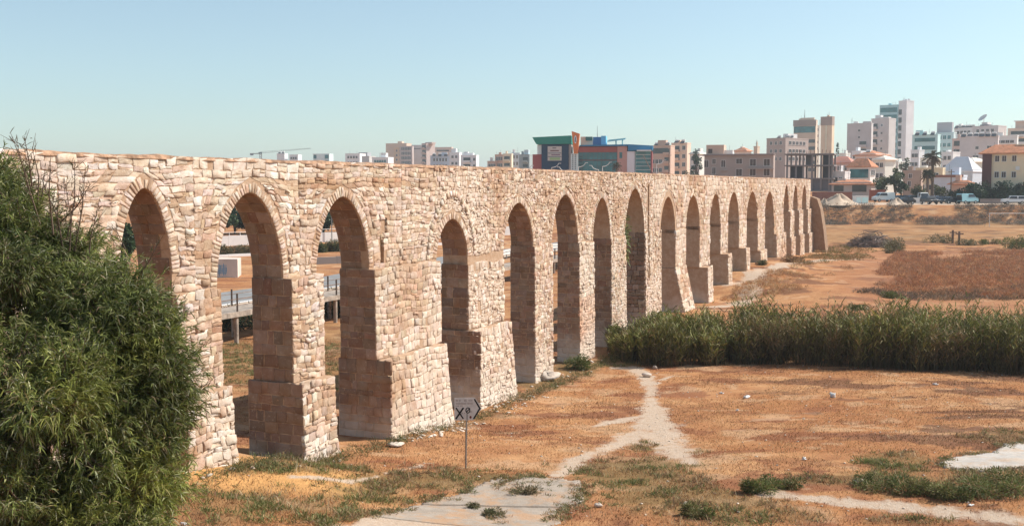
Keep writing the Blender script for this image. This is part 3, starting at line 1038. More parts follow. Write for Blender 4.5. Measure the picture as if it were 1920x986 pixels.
# bare brownish sprays that stick out in front of the wall
sp = MB(); spl = []
sprays = [((75, 420), (30, 262)), ((70, 400), (60, 275)), ((85, 430), (20, 250)), ((60, 350), (45, 255)), ((130, 470), (120, 335)), ((140, 470), (160, 310)), ((120, 480), (75, 330)), ((165, 490), (185, 385)), ((100, 440), (95, 290)), ((125, 450), (140, 300)),
          ((110, 420), (170, 345)), ((300, 640), (352, 560)), ((330, 720), (388, 640)), ((320, 780), (385, 720)), ((260, 520), (300, 450)), ((240, 500), (215, 425)), ((90, 470), (110, 360)), ((60, 440), (85, 310)), ((250, 930), (335, 905)), ((250, 960), (345, 940)), ((290, 860), (345, 845))]
for (a, b) in sprays:
    Y = rng.uniform(10.7, 11.4)
    p0, p1 = Vector(at(*a, Y + .2)), Vector(at(*b, Y))
    m = p0.lerp(p1, .5) + Vector((rng.uniform(-.06, .06), 0, rng.uniform(-.05, .05)))
    sp.path([p0 - Vector(B0), m - Vector(B0), p1 - Vector(B0)], [.010, .007, .002], 4)
    nn_ = 34
    t = rng.uniform(.15, 1, nn_)
    P_ = np.array([tuple(p0.lerp(p1, x)) for x in t]) + rng.normal(size=(nn_, 3)) * .02
    dv = np.array(p1 - p0); dv /= np.linalg.norm(dv)
    D_ = dv * .8 + rng.normal(size=(nn_, 3)) * .5
    spl.append(blades(P_ - B0, D_, rng.uniform(.06, .13, nn_), .008, .2, cols(nn_, [(.20, .12, .07), (.12, .10, .05), (.08, .10, .04), (.26, .17, .10)])))
    for q in range(7):
        t = rng.uniform(.25, .95); st = p0.lerp(p1, t); e = st + Vector(dv + rng.normal(size=3) * .7).normalized() * rng.uniform(.08, .2)
        sp.tube(st - Vector(B0), e - Vector(B0), .004, .0015, 4)
sp.build('twigs', M['bark'], bush)['kind'] = 'stuff'
V, F, cc = merge(spl)
np_mesh('dry_leaves', V, F, M['leaf'], bush, cc)

# --- giant reeds in the ditch
def rxy(u, v):
    p = on_ground(u, v, 0.0); return (p.x, p.y)
front = [rxy(u, v) for u, v in ((1150, 672), (1200, 684), (1262, 688), (1330, 684), (1450, 683), (1600, 690), (1750, 694), (1920, 702), (2050, 706), (2350, 712))]
fx = np.array([p[0] for p in front]); fy = np.array([p[1] for p in front])
NR = 11500
rx = rng.uniform(fx[0], fx[-1], NR)
t = rng.uniform(0, 1, NR) ** 1.15
ry = np.interp(rx, fx, fy) + .9 * (fbm(rx, rx * 0, .55, 12) - .5) + .7 * (vnoise(rx, rx * 0, 2.2, 13) - .5) + t * np.interp(rx, [fx[0], fx[2], 14, 40], [3.2, 5.0, 6.0, 5.5]) + .25 * wav(rx, rx, 1.2)
rz = ground_z(rx, ry)
dens = fbm(rx, ry, 0.55, 5)
keep = (dens > 0.30) & (vnoise(rx, ry * .6, 1.25, 18) > .2)
rx, ry, rz, dens, t = rx[keep], ry[keep], rz[keep], dens[keep], t[keep]
NR = len(rx)
rh = np.interp(rx, [fx[0], fx[1], fx[2], fx[2] + 2, 14, 20, 24, 30], [.9, 1.4, 1.8, 2.2, 2.45, 2.15, 2.5, 2.3]) * (0.62 + 0.44 * fbm(rx, ry, 0.8, 8) + .34 * sstep(.35, .75, vnoise(rx, ry, 1.7, 15))) * rng.uniform(.72, 1.06, NR) * np.where(rng.random(NR) < .02, 1.2, 1.0) * (.94 + .2 * sstep(.3, .7, vnoise(rx, ry * .5, .42, 19)))
lean = rng.normal(size=(NR, 3)) * np.array([.13, .12, 0]) + np.array([.02, -.04, 1])
base = np.stack([rx, ry, rz - .05], -1)
parts = [blades(base, lean, rh, .022, .02, cols(NR, [(.12, .10, .045), (.09, .085, .035), (.16, .12, .065)]))]
per = 10
idx = np.repeat(np.arange(NR), per)
extra = rng.integers(0, NR, 7000)
parts.append(blades(base[extra] + rng.normal(size=(7000, 3)) * np.array([.15, .15, 0]), lean[extra], rh[extra] * .55, .03, .05, cols(7000, [(.10, .08, .04), (.07, .07, .03), (.13, .09, .05)])))  # extra short stems, coloured dark as shade low in the reed bed
hfrac = rng.uniform(.06, 1.0, len(idx)) ** .72
LP = base[idx] + lean[idx] * (rh[idx] * hfrac)[:, None]
az = rng.uniform(0, 6.28, len(idx))
LD = np.stack([np.cos(az), np.sin(az), rng.uniform(.8, 2.6, len(idx))], -1)
lc = cols(len(idx), [(.22, .225, .05), (.30, .30, .07), (.40, .37, .11), (.50, .42, .19), (.46, .31, .17)], [.28, .3, .2, .14, .08], .25)
cl = vnoise(rx, ry, 1.1, 25)[idx][:, None]
lc = lc * (.46 + .55 * cl)
br = (sstep(.6, .8, vnoise(rx, ry, .8, 27))[idx] * (rng.random(len(idx)) < .6))[:, None]
lc = lc * (1 - br * .8) + np.array([[.34, .23, .13]]) * br * .8
dry = (hfrac < .45)[:, None] * rng.uniform(0, 1, (len(idx), 1))  # lower leaves dry brown and darker, shade at the reed foot painted in
lc = lc * (1 - dry * .8) + np.array([[.19, .13, .075]]) * dry * .8
parts.append(blades(LP, LD, rng.uniform(.32, .65, len(idx)), rng.uniform(.03, .055, len(idx)), rng.uniform(.1, .8, len(idx)), lc))
pl = rng.choice(NR, 420, replace=False)
pi = np.repeat(pl, 9)
parts.append(blades(base[pi] + lean[pi] * (rh[pi] * rng.uniform(.95, 1.12, len(pi)))[:, None], rng.normal(size=(len(pi), 3)) * .45 + np.array([.25, 0, 1]), .22, .02, .4, cols(len(pi), [(.46, .36, .24), (.38, .28, .17)])))
V, F, cc = merge(parts)
tag(np_mesh('reeds', V, F, M['reed'], None, cc), 'tall green reed bed along the ditch right of the aqueduct', 'reeds', None, 'stuff')

# --- grass: short straw everywhere near, green tufts in patches
def scatter(n, x0, x1, y0, y1):
    x = rng.uniform(x0, x1, n); y = y0 + (y1 - y0) * rng.uniform(0, 1, n) ** 1.35
    ok = np.abs(x / y) < 0.52
    return x[ok], y[ok]
def wall_o(x, y):
    return (x - AX0) * AN[0] + y * AN[1]
x, y = scatter(340000, -16, 34, 18, 62)
z = ground_z(x, y)
pmk, gmk = masks(x, y, z)
o_ = wall_o(x, y)
patch = fbm(x, y, 0.7, 11)
keep = (rng.random(len(x)) > pmk * 1.2) & ((o_ > .9) | (o_ < -1.3)) & (patch > .3)
x, y, z, gmk, patch = x[keep], y[keep], z[keep], gmk[keep], patch[keep]
nn_ = len(x)
D = rng.normal(size=(nn_, 3)) * np.array([.5, .5, 0]) + np.array([0, 0, 1])
dc = cols(nn_, [(.47, .24, .10), (.56, .32, .15), (.36, .17, .075), (.62, .41, .22), (.22, .105, .055)], [.3, .25, .2, .13, .12], .2)
td, tp, tr = tones(x, y)
dc = dc * (1 - .55 * td[:, None]) * (1 - tr[:, None] * np.array([[.3, .48, .5]]))
dc = dc * (1 - .5 * tp[:, None]) + np.array([[.66, .46, .27]]) * .5 * tp[:, None]
V, F, cc = blades(np.stack([x, y, z - .01], -1), D, rng.uniform(.04, .125, nn_) * (.6 + patch), rng.uniform(.010, .02, nn_), .3, dc)
tag(np_mesh('dry_grass', V, F, M['grass'], None, cc), 'short straw coloured dry grass covering the field', 'grass', None, 'stuff')
# tufts
x, y = scatter(120000, -16, 34, 18, 60)
z = ground_z(x, y)
pmk, gmk = masks(x, y, z)
o_ = wall_o(x, y)
clump = fbm(x, y, 1.6, 21)
keep = (rng.random(len(x)) < gmk * sstep(.36, .62, clump) * 1.1) & (rng.random(len(x)) > pmk) & ((o_ > .95) | (o_ < -1.3))
x, y, z, gmk, clump = x[keep], y[keep], z[keep], gmk[keep], clump[keep]
per = 9
idx = np.repeat(np.arange(len(x)), per)
P = np.stack([x, y, z - .02], -1)[idx] + rng.normal(size=(len(idx), 3)) * np.array([.05, .05, 0])
D = rng.normal(size=(len(idx), 3)) * np.array([.55, .55, 0]) + np.array([0, 0, 1.0])
tn = fbm(x, y, 0.35, 31)
g1 = cols(len(idx), [(.19, .20, .065), (.24, .24, .085), (.29, .27, .11), (.15, .17, .06)], None, .2)
g2 = cols(len(idx), [(.42, .27, .14), (.50, .34, .19), (.34, .21, .12), (.28, .15, .10)], None, .2)
mx = (rng.random(len(idx)) < np.clip(.36 + (tn[idx] - .5) * 2.2, .12, .9))[:, None]
V, F, cc = blades(P, D, rng.uniform(.08, .26, len(idx)) * (.5 + clump[idx]), rng.uniform(.012, .024, len(idx)), .35, np.where(mx, g2, g1))
tag(np_mesh('green_grass', V, F, M['grass'], None, cc), 'patchy green and brown grass tufts in the foreground', 'grass', None, 'stuff')
print('tufts', len(x), 'straw', nn_)

# tufts creeping over the edges and cracks of the concrete
def edge_tufts(name, label, poly, n_):
    P_ = []
    m_ = len(poly)
    for i in range(m_):
        a, b = np.array(poly[i]), np.array(poly[(i + 1) % m_])
        k = int(n_ * np.linalg.norm(b - a))
        t = rng.uniform(0, 1, (k, 1))
        P_.append(a + (b - a) * t + rng.normal(size=(k, 2)) * .16)
    P_ = np.concatenate(P_)
    P_ = P_[(P_[:, 1] > 22) & (fbm(P_[:, 0], P_[:, 1], 1.3, 5) > .42)]
    idx = np.repeat(np.arange(len(P_)), 12)
    z_ = ground_z(P_[:, 0], P_[:, 1])
    B_ = np.column_stack([P_, z_ + .02])[idx] + rng.normal(size=(len(idx), 3)) * np.array([.06, .06, 0])
    D_ = rng.normal(size=(len(idx), 3)) * np.array([.7, .7, 0]) + np.array([0, 0, 1.0])
    c = cols(len(P_), [(.30, .24, .12), (.22, .21, .08), (.42, .28, .15), (.36, .20, .12), (.18, .18, .07)])[idx] * rng.uniform(.7, 1.3, (len(idx), 1))
    V, F, cc = blades(B_, D_, rng.uniform(.06, .2, len(idx)), .018, .4, c)
    tag(np_mesh(name, V, F, M['grass'], None, cc), label, 'grass', None, 'stuff')
edge_tufts('pavement_weeds', 'brown and green weeds creeping over the edges of the pavement', PAVE, 34)
edge_tufts('patch_weeds', 'weeds around the edge of the white concrete patch', PATCH, 26)
jw = [tuple(on_ground(u, v)[:2]) for u, v in ((905, 910), (990, 925), (960, 945), (930, 960), (905, 985), (935, 960), (1060, 912), (990, 908))]
edge_tufts('crack_weeds', 'small weeds growing in the pavement cracks', jw, 7)

x, y = scatter(30000, -12, 30, 20, 36)
z = ground_z(x, y)
pmk, gmk = masks(x, y, z)
keep = (rng.random(len(x)) < (.05 + .5 * gmk) * sstep(.45, .62, fbm(x, y, .8, 44))) & (pmk < .3) & (wall_o(x, y) > 1.2)
x, y, z = x[keep], y[keep], z[keep]
idx = np.repeat(np.arange(len(x)), 4)
P = np.stack([x, y, z - .02], -1)[idx] + rng.normal(size=(len(idx), 3)) * np.array([.06, .06, 0])
D = rng.normal(size=(len(idx), 3)) * np.array([.35, .35, 0]) + np.array([0, 0, 1.0])
V, F, cc = blades(P, D, rng.uniform(.15, .42, len(idx)), .011, .3, cols(len(idx), [(.58, .42, .25), (.50, .32, .18), (.66, .52, .34), (.38, .22, .13)]))
tag(np_mesh('dry_stalks', V, F, M['grass'], None, cc), 'taller pale dry stalks among the foreground grass', 'grass', None, 'stuff')

# --- rusty dry weeds beyond the reeds, grey scrub on the far bank
def clumps(name, label, xs, ys, r, h, per, pal, mat, lw=.03, ll=.35, flat=1.0, w=None):
    zs = ground_z(xs, ys)
    idx = np.repeat(np.arange(len(xs)), per)
    d = rng.normal(size=(len(idx), 3)); d /= np.linalg.norm(d, axis=1, keepdims=True)
    d[:, 2] = np.abs(d[:, 2])
    rr = rng.uniform(0, 1, len(idx)) ** .45
    rad = np.broadcast_to(r, xs.shape)[idx]; hh = np.broadcast_to(h, xs.shape)[idx]
    P = np.stack([xs[idx] + d[:, 0] * rr * rad, ys[idx] + d[:, 1] * rr * rad, zs[idx] + d[:, 2] * rr * hh * flat], -1)
    D = d + np.array([0, 0, .6]) + rng.normal(size=d.shape) * .4
    base_c = cols(len(xs), pal, w, .12)
    V, F, cc = blades(P, D, rng.uniform(.6, 1.2, len(idx)) * ll, rng.uniform(.6, 1.3, len(idx)) * lw, .3, np.clip(base_c[idx] * rng.uniform(.65, 1.3, (len(idx), 1)), 0, 1))
    return tag(np_mesh(name, V, F, mat, None, cc), label, 'weeds', None, 'stuff')
def in_quad(n, uv):
    """random ground points inside a picture-derived polygon's world hull"""
    W = [rxy2(u, v) for u, v in uv]
    a, b, c, d = [np.array(p) for p in W]
    s, t = rng.uniform(0, 1, (n, 1)), rng.uniform(0, 1, (n, 1))
    p = (a * (1 - s) + b * s) * (1 - t) + (d * (1 - s) + c * s) * t
    return p[:, 0], p[:, 1]
def rxy2(u, v):
    p = on_ground(u, v, 1.4); return (p.x, p.y)
x, y = in_quad(3800, ((1620, 556), (1990, 560), (2000, 470), (1680, 476)))
ed = np.minimum(sstep(76, 84, y), 1 - sstep(108, 126, y)) * sstep(.318, .37, x / y)
kk = fbm(x, y, .16, 2) > .30 + .34 * (1 - ed)
x, y = x[kk], y[kk]
clumps('rusty_weeds', 'rust brown dry weeds covering the slope beyond the reeds', x, y, rng.uniform(.25, .6, len(x)), rng.uniform(.18, .5, len(x)) * rng.uniform(.6, 1.3, len(x)), 42,
       [(.56, .26, .13), (.50, .21, .105), (.62, .34, .18), (.44, .20, .115), (.36, .21, .14)], M['weed'], .028, .28)
x, y = in_quad(190, ((1600, 566), (1960, 560), (1960, 535), (1630, 545)))  # dark scrub colour stands in for the shaded foot of the weeds
clumps('shade_toned_scrub', 'greyish scrub at the foot of the rusty slope, shade in its dark colour', x, y, rng.uniform(.3, .7, len(x)), rng.uniform(.12, .34, len(x)), 50,
       [(.24, .16, .12), (.19, .14, .10), (.30, .19, .12)], M['weed'], .03, .25)
x, y = in_quad(900, ((1340, 566), (1560, 572), (1600, 500), (1470, 505)))
kk = fbm(x, y, .3, 7) > .5
clumps('straw_tufts', 'scattered straw tufts on the orange mound', x[kk], y[kk], .25, .22, 26, [(.55, .30, .14), (.42, .20, .10), (.62, .40, .22)], M['weed'], .02, .2)
x = rng.uniform(34, 150, 2400); y = rng.uniform(201.5, 210.5, 2400)
kk = (fbm(x, y, .12, 3) > .40) & (rng.random(len(x)) < .75)
clumps('bank_scrub', 'grey brown dry scrub on the far bank below the dirt road', x[kk], y[kk], rng.uniform(.4, 1.1, kk.sum()), rng.uniform(.2, .8, kk.sum()), 45,
       [(.23, .18, .15), (.30, .22, .17), (.36, .25, .18), (.20, .17, .13)], M['weed'], .07, .45)
x, y = in_quad(500, ((1480, 500), (1640, 488), (1640, 440), (1540, 470)))
kk = fbm(x, y, .25, 9) > .45
clumps('verge_weeds', 'brown and green weeds around the far end of the aqueduct', x[kk], y[kk], .35, .3, 34, [(.30, .17, .08), (.18, .17, .06), (.40, .24, .12)], M['weed'], .03, .25)
# weeds at the foot of the piers
sx = np.concatenate([rng.uniform(29.5, 57, 260), rng.uniform(60, 72, 160)])
so = rng.uniform(.75, 1.7, len(sx))
pxy = np.array([aq(s, o, 0)[:2] for s, o in zip(sx, so)])
clumps('pier_weeds', 'low brown green weeds growing along the foot of the piers', pxy[:, 0], pxy[:, 1], .22, .22, 26, [(.22, .17, .08), (.14, .15, .05), (.32, .22, .12), (.12, .13, .05)], M['weed'], .016, .16)

# --- single shrubs and trees
def shrub(label, u, v, rw, rh, pal, n=700, leaf=.1, z0=1.0, group=None, name='shrub', lw=.22):
    n, leaf = int(n * 2.6), leaf * .8
    p = on_ground(u, v, z0)
    sc_ = p.y / FPX
    rx_, rz_ = rw * sc_, rh * sc_
    e = empty(name, p, 0, label, 'shrub', group)
    lob = rng.normal(size=(7, 3)) * np.array([.5, .45, .16]) + np.array([0, 0, .42])
    li = rng.integers(0, 7, n)
    d = rng.normal(size=(n, 3)); d /= np.linalg.norm(d, axis=1, keepdims=True)
    P = (lob[li] + d * (rng.uniform(0, 1, (n, 1)) ** .4) * .5) * np.array([rx_, rx_ * .8, rz_ * .95])
    P[:, 2] = np.maximum(P[:, 2], .02)
    c = cols(7, pal, None, .2)[li] * rng.uniform(.65, 1.35, (n, 1))
    dr = rng.random((n, 1)) < .15
    c = np.where(dr, np.array([[.34, .24, .13]]), c)
    V, F, cc = blades(P, d + np.array([0, 0, .5]), leaf * rng.uniform(.6, 1.3, n), leaf * lw, .3, c)
    np_mesh('foliage', V, F, M['crown'], e, cc)
    st = MB()
    for q in range(5):
        st.path([(0, 0, -.1), tuple(lob[q] * np.array([rx_, rx_ * .8, rz_]) * .5), tuple(lob[q] * np.array([rx_, rx_ * .8, rz_]))], [.03 * rz_, .02 * rz_, .008 * rz_], 5)
    st.build('stem', M['bark'], e)
    return e
GRN = [(.13, .16, .05), (.17, .19, .06), (.23, .22, .085)]
OLV = [(.18, .16, .08), (.24, .19, .11), (.15, .15, .075)]
PAL_Y = [(.13, .16, .045), (.17, .19, .06), (.10, .13, .04)]
SHR = [('dark green weed bush beside the white concrete patch at the right edge', 1885, 925, 62, 42, GRN, 1600, .12),
       ('dark green weed bush left of the white concrete patch', 1712, 925, 48, 30, GRN, 1200, .12),
       ('low green weed clump between the two dark weed bushes at right', 1790, 932, 42, 24, GRN, 900, .12),
       ('green weed clump at the edge of the bare dirt track', 1642, 912, 38, 20, GRN, 700, .11),
       ('small dark green weed clump in the middle of the foreground grass', 1412, 922, 30, 24, GRN, 700, .11),
       ('bright green weed clump beside the foreground grass, right of the dirt trail', 1470, 915, 34, 18, GRN, 600, .11),
       ('dark weed clump at the bottom of the foreground grass', 1310, 968, 26, 24, GRN, 600, .11),
       ('green weed sprouting from a crack in the pavement', 925, 968, 20, 16, OLV, 320, .1),
       ('weed tuft on the pavement near its far joint', 985, 927, 22, 18, OLV, 380, .1),
       ('small weed on the pavement left of the crack', 890, 952, 12, 10, OLV, 200, .09),
       ('leafy green shrub growing behind the second near pier', 1075, 690, 30, 26, GRN, 900, .16),
       ('lush green shrub against the pier at the near end of the reeds', 1140, 640, 26, 34, PAL_Y, 900, .2),
       ('dark shrub in front of the brushwood heap', 1692, 470, 24, 30, OLV, 800, .3),
       ('dark low shrub beside the brushwood heap', 1676, 475, 14, 14, OLV, 400, .3),
       ('dark green shrub cut by the right edge beyond the rusty weeds', 1908, 466, 32, 22, GRN, 1000, .3),
       ('grey green shrub left of the two wooden posts', 1765, 455, 22, 18, OLV, 600, .3),
       ('dark shrub right of the two wooden posts', 1812, 460, 16, 14, OLV, 500, .3),
       ('small dark shrub alone in the dry field', 1850, 458, 12, 10, GRN, 400, .3),
       ('yellow green tuft at the foot of the rusty slope', 1668, 558, 16, 12, PAL_Y, 500, .2),
       ('small yellow green tuft left of its neighbour below the rusty slope', 1610, 568, 18, 9, PAL_Y, 400, .2),
       ('dark shrub on the pale path beside the last arches', 1428, 496, 10, 9, OLV, 300, .25),
       ('dry brown shrub beside the pale path', 1490, 492, 22, 14, [(.28, .15, .08), (.20, .12, .07)], 500, .25)]
for lb, u, v, rw, rh, pal, nl, lf in SHR:
    shrub(lb, u, v, rw, rh, pal, nl, lf)
# climbing green growth in the eighth arch
p = aq(67.7, -.6, 0)
vine = empty('hanging_plant', aq(67.5, -.3, 5.4), 0, 'green plant hanging inside the arch beside the cracked pier', 'plant')
nl = 700
d = rng.normal(size=(nl, 3))
P = d * np.array([.16, .22, .75]) + np.array([.12, .25, .9])
V, F, cc = blades(P, d + np.array([0, 0, -.4]), .22, .07, .4, cols(nl, GRN))
np_mesh('foliage', V, F, M['crown'], vine, cc)

# ---------------------------------------------------------------- town
PAINT = {}
def paint(c, var=0.06):
    k = (c, var)
    if k not in PAINT:
        PAINT[k] = plain('render_%02d' % len(PAINT), tuple(min(.84, x * 1.3 + .02) if min(c) > 90 else x for x in srgb(*c)), var, 0.25, 0.85)
    return PAINT[k]
WIN = {}
def win_mesh(w, h, kind='dark_glass'):
    """window unit in the plane y=0 looking to -y: frame, sill, set-back pane"""
    k = (round(w, 1), round(h, 1), kind)
    if k not in WIN:
        m = MB()
        m.box(-w / 2, w / 2, -.05, .10, 0, h)
        me = m.mesh('window', M[kind])
        me.materials.append(M['white_wall'])
        m2 = MB()
        m2.v, m2.f = list(m.v), list(m.f)
        t = .09
        for b in ((-w / 2 - t, -w / 2, -.09, .1, -t, h + t), (w / 2, w / 2 + t, -.09, .1, -t, h + t), (-w / 2, w / 2, -.09, .1, h, h + t), (-w / 2 - .1, w / 2 + .1, -.2, .1, -t, 0), (-.03, .03, -.08, .1, 0, h)):
            m2.box(*b)
        me = m2.mesh('window', M[kind])
        me.materials.append(M['white_wall'])
        for p in me.polygons[6:]:
            p.material_index = 1
        WIN[k] = me
    return WIN[k]
class Bld:
    """block whose front runs from the left silhouette u0 to the near corner, then a side recedes to u1"""
    def __init__(s, label, u0, u1, vtop, d, ff=.62, th=28, name='apartment_building', cat='building', colr=(200, 190, 182), base=None, group=None, body=True, mat=None, depth=None, parapet=True):
        phi = math.atan((((u0 + u1) / 2) - 960) / FPX)
        rgt = Vector((math.cos(phi), -math.sin(phi), 0)); fwd = Vector((math.sin(phi), math.cos(phi), 0))
        th = R(th)
        W = (u1 - u0) * d / FPX * (1 if True else 0)
        s.wf = W * ff / math.cos(th)
        s.dp = W * (1 - ff) / math.sin(th) if ff < 1 and th > .01 else (depth or 9.0)
        if depth: s.dp = depth
        a = rgt * math.cos(th) - fwd * math.sin(th)
        P0 = Vector(at(u0, 349.4, d / (1 if True else 1)))
        s.rz = math.atan2(a.y, a.x)
        far = P0 + a * s.wf / 2
        zb = gz(far.x, far.y) - .3 if base is None else base
        s.h = CAM_Z - (vtop - 349.4) * d / FPX - zb
        s.d = d; s.zb = zb
        s.e = empty(name, (P0.x, P0.y, zb), s.rz, label, cat, group)
        s.mat = mat or paint(colr)
        if body:
            m = MB()
            m.box(0, s.wf, 0, s.dp, -1, s.h)
            m.build('wall', s.mat, s.e)
            if parapet:
                p = MB()
                for b in ((-.06, s.wf + .06, -.06, .16), (-.06, s.wf + .06, s.dp - .16, s.dp + .06), (-.06, .16, .161, s.dp - .161), (s.wf - .16, s.wf + .06, .161, s.dp - .161)):
                    p.box(b[0], b[1], b[2], b[3], s.h + .002, s.h + .45)
                p.build('parapet', s.mat, s.e)
            if parapet and d < 560:
                for q in range(2):
                    x = s.wf * rng.uniform(.1, .8); y = s.dp * rng.uniform(.3, .8)
                    m = MB(); m.tube((x, y, s.h), (x, y, s.h + rng.uniform(1.5, 3.2)), .05, n=4); m.tube((x - .5, y, s.h + 1.4), (x + .5, y, s.h + 1.4), .03, n=4)
                    m.build('aerial', M['metal_grey'], s.e)
                w = s.wf * rng.uniform(.15, .3); x = s.wf * rng.uniform(.05, .6)
                m = MB(); m.box(x, x + w, s.dp * .4, s.dp * .8, s.h + .003, s.h + rng.uniform(1.0, 2.4)); m.build('roof_room', M['white_wall'] if rng.random() < .5 else s.mat, s.e)
    def px(s, p):      # pixels of the photograph to metres at this distance
        return p * s.d / FPX
    def zof(s, v):
        return CAM_Z - (v - 349.4) * s.d / FPX - s.zb
    def win(s, face, a, z, w, h, kind='dark_glass'):
        o = link('window', win_mesh(w, h, kind), s.e)
        if face == 'f':
            o.location = (a, 0, z)
        else:
            o.location = (s.wf, a, z); o.rotation_euler = (0, 0, math.pi / 2)
        return o
    def grid(s, face, n, rows, w=1.1, h=1.3, z1=None, step=3.1, a0=.12, a1=.88, kind='dark_glass', skip=0.0):
        L = s.wf if face == 'f' else s.dp
        z1 = s.h - 2.3 if z1 is None else z1
        for r in range(rows):
            for c in range(n):
                if rng.random() < skip: continue
                s.win(face, L * (a0 + (a1 - a0) * ((c + .5) / n)), z1 - r * step, w, h, kind)
        return s
    def box(s, nm, x0, x1, y0, y1, z0, z1, mat=None):
        m = MB(); m.box(x0, x1, y0, y1, z0, z1)
        return m.build(nm, mat or s.mat, s.e)
    def balc(s, face, rows, a0, a1, z1=None, step=3.1, out=1.3, mat=None):
        L = s.wf if face == 'f' else s.dp
        z1 = s.h - 3.2 if z1 is None else z1
        for r in range(rows):
            z = z1 - r * step
            m = MB(); g = MB()
            A, B_ = L * a0, L * a1
            if face == 'f':
                m.box(A, B_, -out, -.01, z, z + .18); m.box(A, B_, -out, -out + .1, z + .181, z + 1.0)
                g.box(A + .2, B_ - .2, -.06, .1, z + .2, z + 2.4)
            else:
                m.box(s.wf + .01, s.wf + out, A, B_, z, z + .18); m.box(s.wf + out - .1, s.wf + out, A, B_, z + .181, z + 1.0)
                g.box(s.wf - .1, s.wf + .06, A + .2, B_ - .2, z + .2, z + 2.4)
            m.build('balcony', mat or s.mat, s.e); g.build('balcony_door', M['dark_glass'], s.e)
        return s
    def tanks(s, n):
        for i in range(n):
            x = s.wf * (i + .6) / (n + .3); y = s.dp * rng.uniform(.25, .7)
            m = MB()
            m.tube((x - .7, y, s.h + 1.35), (x + .7, y, s.h + 1.35), .38, n=10)
            m.box(x - .5, x - .42, y - .05, y + .05, s.h, s.h + 1.0); m.box(x + .42, x + .5, y - .05, y + .05, s.h, s.h + 1.0)
            m.build('water_tank', M['white_wall'], s.e)
            m = MB()
            m.poly([(x - .8, y - 1.7, s.h + .2), (x + .8, y - 1.7, s.h + .2), (x + .8, y - .4, s.h + 1.1), (x - .8, y - .4, s.h + 1.1),
                    (x - .8, y - 1.7, s.h + .12), (x + .8, y - 1.7, s.h + .12), (x + .8, y - .4, s.h + 1.0), (x - .8, y - .4, s.h + 1.0)],
                   [(0, 1, 2, 3), (7, 6, 5, 4), (0, 4, 5, 1), (1, 5, 6, 2), (2, 6, 7, 3), (3, 7, 4, 0)])
            m.build('solar_panel', M['dark_glass'], s.e)
        return s
    def stair(s, x0, x1, h, mat=None):
        s.box('stair_head', s.wf * x0, s.wf * x1, s.dp * .3, s.dp * .75, s.h + .004, s.h + h, mat)
        return s
    def mast(s, x, h, r=.12):
        m = MB(); m.tube((s.wf * x, s.dp * .5, s.h), (s.wf * x, s.dp * .5, s.h + h), r, r * .4, 6)
        m.build('antenna', M['metal_grey'], s.e); return s
    def hip(s, rise, over=.6, mat=None, ridge=.45):
        m = MB(); w, d, h = s.wf, s.dp, s.h
        e = over
        r0 = min(w, d) * ridge
        if w >= d: rl = [(r0, d / 2), (w - r0, d / 2)]
        else: rl = [(w / 2, r0), (w / 2, d - r0)]
        P = [(-e, -e, h), (w + e, -e, h), (w + e, d + e, h), (-e, d + e, h), (*rl[0], h + rise), (*rl[1], h + rise),
             (-e, -e, h - .2), (w + e, -e, h - .2), (w + e, d + e, h - .2), (-e, d + e, h - .2)]
        if w >= d: F = [(0, 1, 5, 4), (1, 2, 5), (2, 3, 4, 5), (3, 0, 4)]
        else: F = [(0, 1, 4), (1, 2, 5, 4), (2, 3, 5), (3, 0, 4, 5)]
        m.poly(P, F + [(6, 7, 1, 0), (7, 8, 2, 1), (8, 9, 3, 2), (9, 6, 0, 3), (9, 8, 7, 6)])
        m.build('roof', mat or M['terracotta'], s.e); return s
    def bands(s, face, rows, a0, a1, h, z1=None, step=3.1, kind='dark_glass', nm='window'):
        L = s.wf if face == 'f' else s.dp
        z1 = s.h - 2.4 if z1 is None else z1
        for r in range(rows):
            z = z1 - r * step
            if face == 'f': s.box(nm, L * a0, L * a1, -.08, .1, z, z + h, M[kind])
            else: s.box(nm, s.wf - .1, s.wf + .08, L * a0, L * a1, z, z + h, M[kind])
        return s

SH = (176, 168, 166)
# ---- left distance
Bld('tiny white block beside the crane on the skyline', 520, 540, 290, 640, .7, 25, colr=(214, 214, 214)).tanks(2)
Bld('low white block with flat dark roof right of the crane', 543, 566, 292, 640, .7, 25, colr=(210, 212, 214)).grid('f', 3, 1)
Bld('low white block half glazed in teal on the far left skyline', 588, 625, 290.5, 620, .8, 20, colr=(196, 208, 210)).bands('f', 2, .02, .2, 2.2, kind='teal_glass').bands('f', 2, .72, .95, 2.2, kind='teal_glass')
Bld('white house with a roof rail right of the small dark tree', 648, 686, 290, 600, .7, 25, colr=(218, 216, 216)).grid('f', 4, 2).mast(.1, 2.6, .08).mast(.6, 2.6, .08)
Bld('grey shed with a pale ribbed wall on the left skyline', 679, 704, 295, 560, .55, 30, colr=(178, 174, 170))
Bld('small grey blue flat roofed block behind the ribbed shed', 673, 696, 288, 640, .7, 20, colr=(150, 154, 160))
Bld('long low white block with small teal windows on the left skyline', 698, 738, 297, 540, .75, 25, colr=(214, 218, 222)).grid('f', 5, 2, kind='teal_glass')
Bld('small white block on top of the low white terrace', 714, 728, 289, 560, .7, 20, colr=(206, 214, 222)).grid('f', 2, 1, kind='teal_glass')
b = Bld('broad beige institutional block at the left end of the skyline', 724, 772, 271, 780, .8, 25, colr=(186, 166, 148)); b.grid('f', 3, 5, 1.2, 1.6, a0=.5, a1=1.0, z1=b.h - 6); b.stair(.5, .7, 2)
Bld('tan annexe in front of the beige institutional block', 739, 762, 279, 740, .75, 25, colr=(190, 164, 136)).grid('f', 2, 3)
Bld('grey wing with closely spaced window slits', 750, 776, 276, 720, .9, 15, colr=(172, 158, 152)).grid('f', 6, 5, .9, 2.0)
